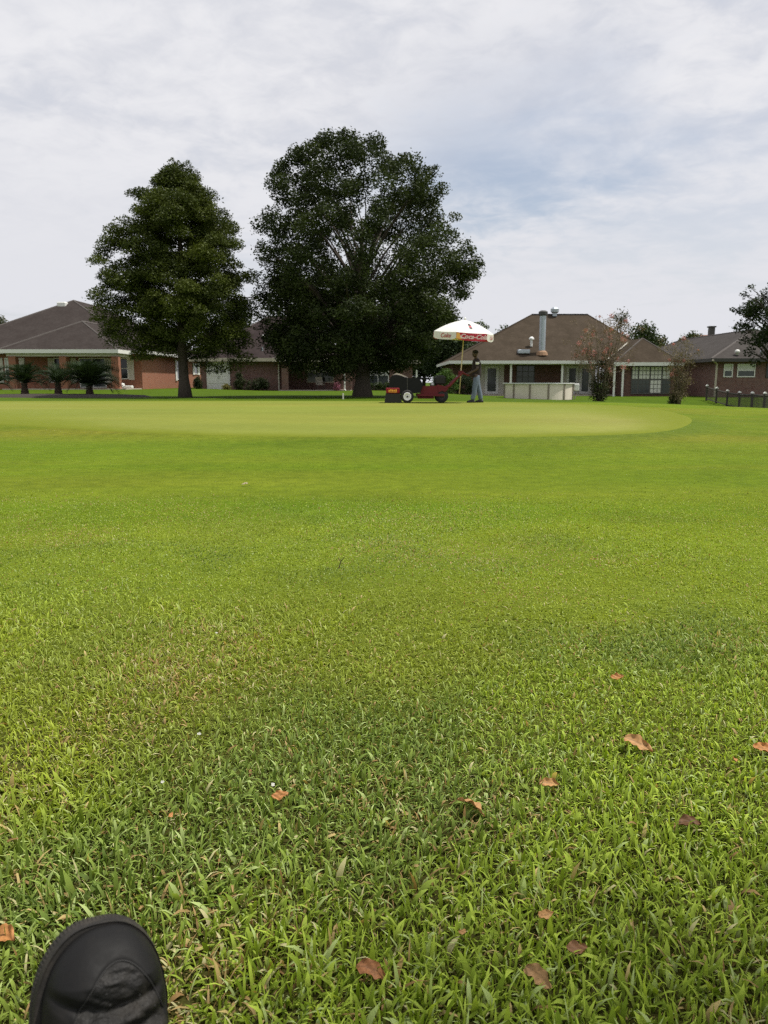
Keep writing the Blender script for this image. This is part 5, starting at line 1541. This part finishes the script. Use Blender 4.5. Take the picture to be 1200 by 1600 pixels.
o = dead_leaf('dead_leaf', 'lone pale leaf far out on the mown turf left of centre', -1.079, 6.069, 0.05, 0.1, 0.4, (0.3, 0), (0.5, 0.42, 0.28), 131)
for i, (x, y, s, lab) in enumerate(((-0.410, 1.644, 0.012, 'white petal in the left lawn nearest the shoe'), (-0.521, 2.358, 0.011, 'white petal farthest out in the left lawn'), (-0.432, 1.430, 0.010, 'white round petal left of the small reddish leaf'), (-0.215, 1.42, 0.012, 'white petal touching the small reddish leaf'))):
    dead_leaf('petal', lab, x, y, s * 0.75, 0.4 * i, 0.5, (0.6, 0), (0.55, 0.55, 0.48), 140 + i, 0.03, 0.8, 'white petals in the grass')['category'] = 'petal'
mb = MB(); mb.tube([(0, 0, -0.01), (0.012, 0.01, 0.03), (0.03, 0.0, 0.055)], [0.0022, 0.002, 0.001], 5)
mb.tube([(0.012, 0.01, 0.03), (0.0, 0.01, 0.05)], [0.0015, 0.0008], 4)
o = mb.build('twig', M['twig']); o.location = (-0.2, 3.33, tz(-0.2, 3.33)); tag(o, 'small dark twig sticking up from the lawn beyond the leaves', 'twig')

# ------------------------------------------------------------------ grass blades
def grass_patch(y0, y1, dens, hmin, hmax, wmin, wmax, nseg, seed, margin=0.5, fin=None, fout=None, straw=0.12):
    g = np.random.default_rng(seed)
    side = 1.6
    xm = 0.5 * y1 + margin + side
    N = int((y1 - y0) * 2 * xm * dens)
    x = g.uniform(-xm, xm, N); y = g.uniform(y0, y1, N)
    over = np.abs(x) - (0.51 * y + margin * 0.6)
    k = (over < side) & (g.random(len(x)) < np.where(over < 0, 1.0, 1 - 0.6 * sstep(0, 0.5, over)))
    x = x[k]; y = y[k]; over = over[k]
    pn = fbm(x * 2.2, y * 2.2, 5, 3); tn = fbm(x * 0.9 + 4, y * 0.9, 15, 3)
    pk_ = 0.72 + 0.5 * pn
    if fin: pk_ = pk_ * sstep(fin[0], fin[1], y)
    if fout: pk_ = pk_ * (1 - sstep(fout[0], fout[1], y))
    k = g.random(len(x)) < pk_
    x, y, pn, tn, over = x[k], y[k], pn[k], tn[k], over[k]
    N = len(x)
    tall = sstep(0.50, 0.72, fbm(x * 1.5 + 3, y * 1.5 + 8, 25, 3))
    h = (hmin + (hmax - hmin) * g.random(N) ** 1.5) * (0.80 + 0.35 * pn + 0.40 * tall)
    h = h * (1 - 0.30 * sstep(1.0, 1.9, y))
    w = g.uniform(wmin, wmax, N) * (0.75 + 0.5 * g.random(N)) * (1 - 0.15 * sstep(1.0, 1.9, y))
    typ = g.random(N)
    w = w * (1 + 0.45 * sstep(0, 0.5, over))
    broad = typ > 0.72
    w = np.where(broad, w * 1.45, w * 0.8)
    drt = 0.05 + straw * 2.2 * sstep(0.42, 0.75, fbm(x * 1.7 + 9, y * 1.7 + 2, 35, 4))
    is_straw = g.random(N) < drt
    # comb direction varies slowly so tufts lean together
    cmb_ = 2 * np.pi * fbm(x * 1.1 + 7, y * 1.1 + 1, 45, 2) * 1.5
    th = cmb_ + g.normal(0, 2.1, N)
    lean = np.clip(g.normal(1.05, 0.6, N), 0.05, 2.2)
    lean = np.where(is_straw, lean + 0.35, lean)
    ld = np.stack([np.cos(th), np.sin(th)], 1)
    ph = g.uniform(0, 2 * np.pi, N)
    side_v = np.stack([np.cos(ph), np.sin(ph), 0 * ph], 1)
    # blade faces roughly across its lean
    sv = np.stack([-np.sin(th), np.cos(th), 0 * th], 1) * 0.8 + side_v * 0.5
    sv /= np.linalg.norm(sv, axis=1)[:, None]
    z0 = terrain(x, y, green_dist(x, y) if y1 > 8 else np.full(N, -5.0)) - 0.002
    base = np.stack([x, y, z0], 1)
    ts = np.linspace(0, 1, nseg + 1)
    # colours
    gn = g.random(N)[:, None]
    green = pal((0.135, 0.212, 0.010)) * (1 - gn) + pal((0.49, 0.62, 0.090)) * gn
    blue = pal((0.10, 0.165, 0.065))
    bq = (sstep(0.5, 0.7, fbm(x * 1.3 + 2, y * 1.3 + 6, 55, 3)) * 0.5)[:, None]
    green = green * (1 - bq) + blue * (0.75 + 0.5 * gn) * bq
    pale = (g.random(N) < 0.12)[:, None]
    green = np.where(pale, pal((0.44, 0.54, 0.20)), green)
    bq = bq * 0
    yl = sstep(0.45, 0.7, tn)[:, None] * 0.4
    green = green * (1 - yl) + pal((0.42, 0.46, 0.04)) * yl
    sc_ = g.random(N)[:, None]
    st = pal((0.60, 0.47, 0.20)) * sc_ + pal((0.30, 0.17, 0.07)) * (1 - sc_)
    st = np.where(g.random(N)[:, None] < 0.3, pal((0.58, 0.54, 0.28)), st)
    colr = np.where(is_straw[:, None], st, green)
    if y0 > 3.0:
        gt = grass_tone(x, y, green_dist(x, y) if y1 > 8 else np.full(N, -5.0))
        q = sstep(3.0, 5.5, y)[:, None] * 0.8
        colr = colr * (1 - q) + gt * (1.0 + 1.3 * gn) * q
    Vs = []; Cs = []
    ang_ = lean[:, None] * ts[None] ** 1.0
    # integrate arc
    px_ = np.cumsum(np.sin(ang_ * 1.15), 1) / (nseg + 1); pz_ = np.cumsum(np.cos(ang_ * 1.15), 1) / (nseg + 1)
    px_ -= px_[:, :1]; pz_ -= pz_[:, :1]
    for i, t in enumerate(ts):
        c = base + np.concatenate([ld * (px_[:, i] * h)[:, None], (pz_[:, i] * h)[:, None]], 1)
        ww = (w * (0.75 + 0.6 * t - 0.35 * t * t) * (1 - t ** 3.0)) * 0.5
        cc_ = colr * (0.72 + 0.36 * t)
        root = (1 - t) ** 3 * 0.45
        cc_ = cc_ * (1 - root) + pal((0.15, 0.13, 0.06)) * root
        if i < nseg:
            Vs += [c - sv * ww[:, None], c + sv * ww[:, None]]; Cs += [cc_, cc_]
        else:
            Vs.append(c); Cs.append(cc_)
    nvb = 2 * nseg + 1
    V = np.stack(Vs, 1).reshape(-1, 3); C_ = np.stack(Cs, 1).reshape(-1, 3)
    off = (np.arange(N) * nvb)[:, None]
    tris = []
    for i in range(nseg - 1):
        a = 2 * i
        tris += [[a, a + 1, a + 3], [a, a + 3, a + 2]]
    a = 2 * (nseg - 1); tris.append([a, a + 1, a + 2])
    F = (off[:, :, None] + np.array(tris)[None]).reshape(-1, 3)
    return V, F, C_
packs = [
    grass_patch(0.62, 2.9, 20500, 0.016, 0.064, 0.0032, 0.0075, 3, 201, 0.55, None, (2.1, 2.9), 0.15),
    grass_patch(0.62, 2.6, 22000, 0.010, 0.034, 0.0018, 0.0046, 2, 202, 0.55, None, (2.0, 2.6), 0.50),
    grass_patch(2.1, 6.0, 17000, 0.014, 0.042, 0.0030, 0.0066, 2, 203, 0.6, (2.1, 2.9), (4.0, 6.0), 0.14),
    grass_patch(4.2, 12.5, 3600, 0.012, 0.030, 0.006, 0.011, 1, 204, 0.8, (4.2, 6.0), (8.5, 12.5), 0.05),
]
off = 0; Vs = []; Fs = []; Cs = []
for V, F, C_ in packs:
    Vs.append(V); Fs.append(F + off); Cs.append(C_); off += len(V)
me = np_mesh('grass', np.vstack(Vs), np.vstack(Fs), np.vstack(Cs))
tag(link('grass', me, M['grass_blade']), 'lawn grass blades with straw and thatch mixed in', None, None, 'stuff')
print('grass tris', len(me.polygons))
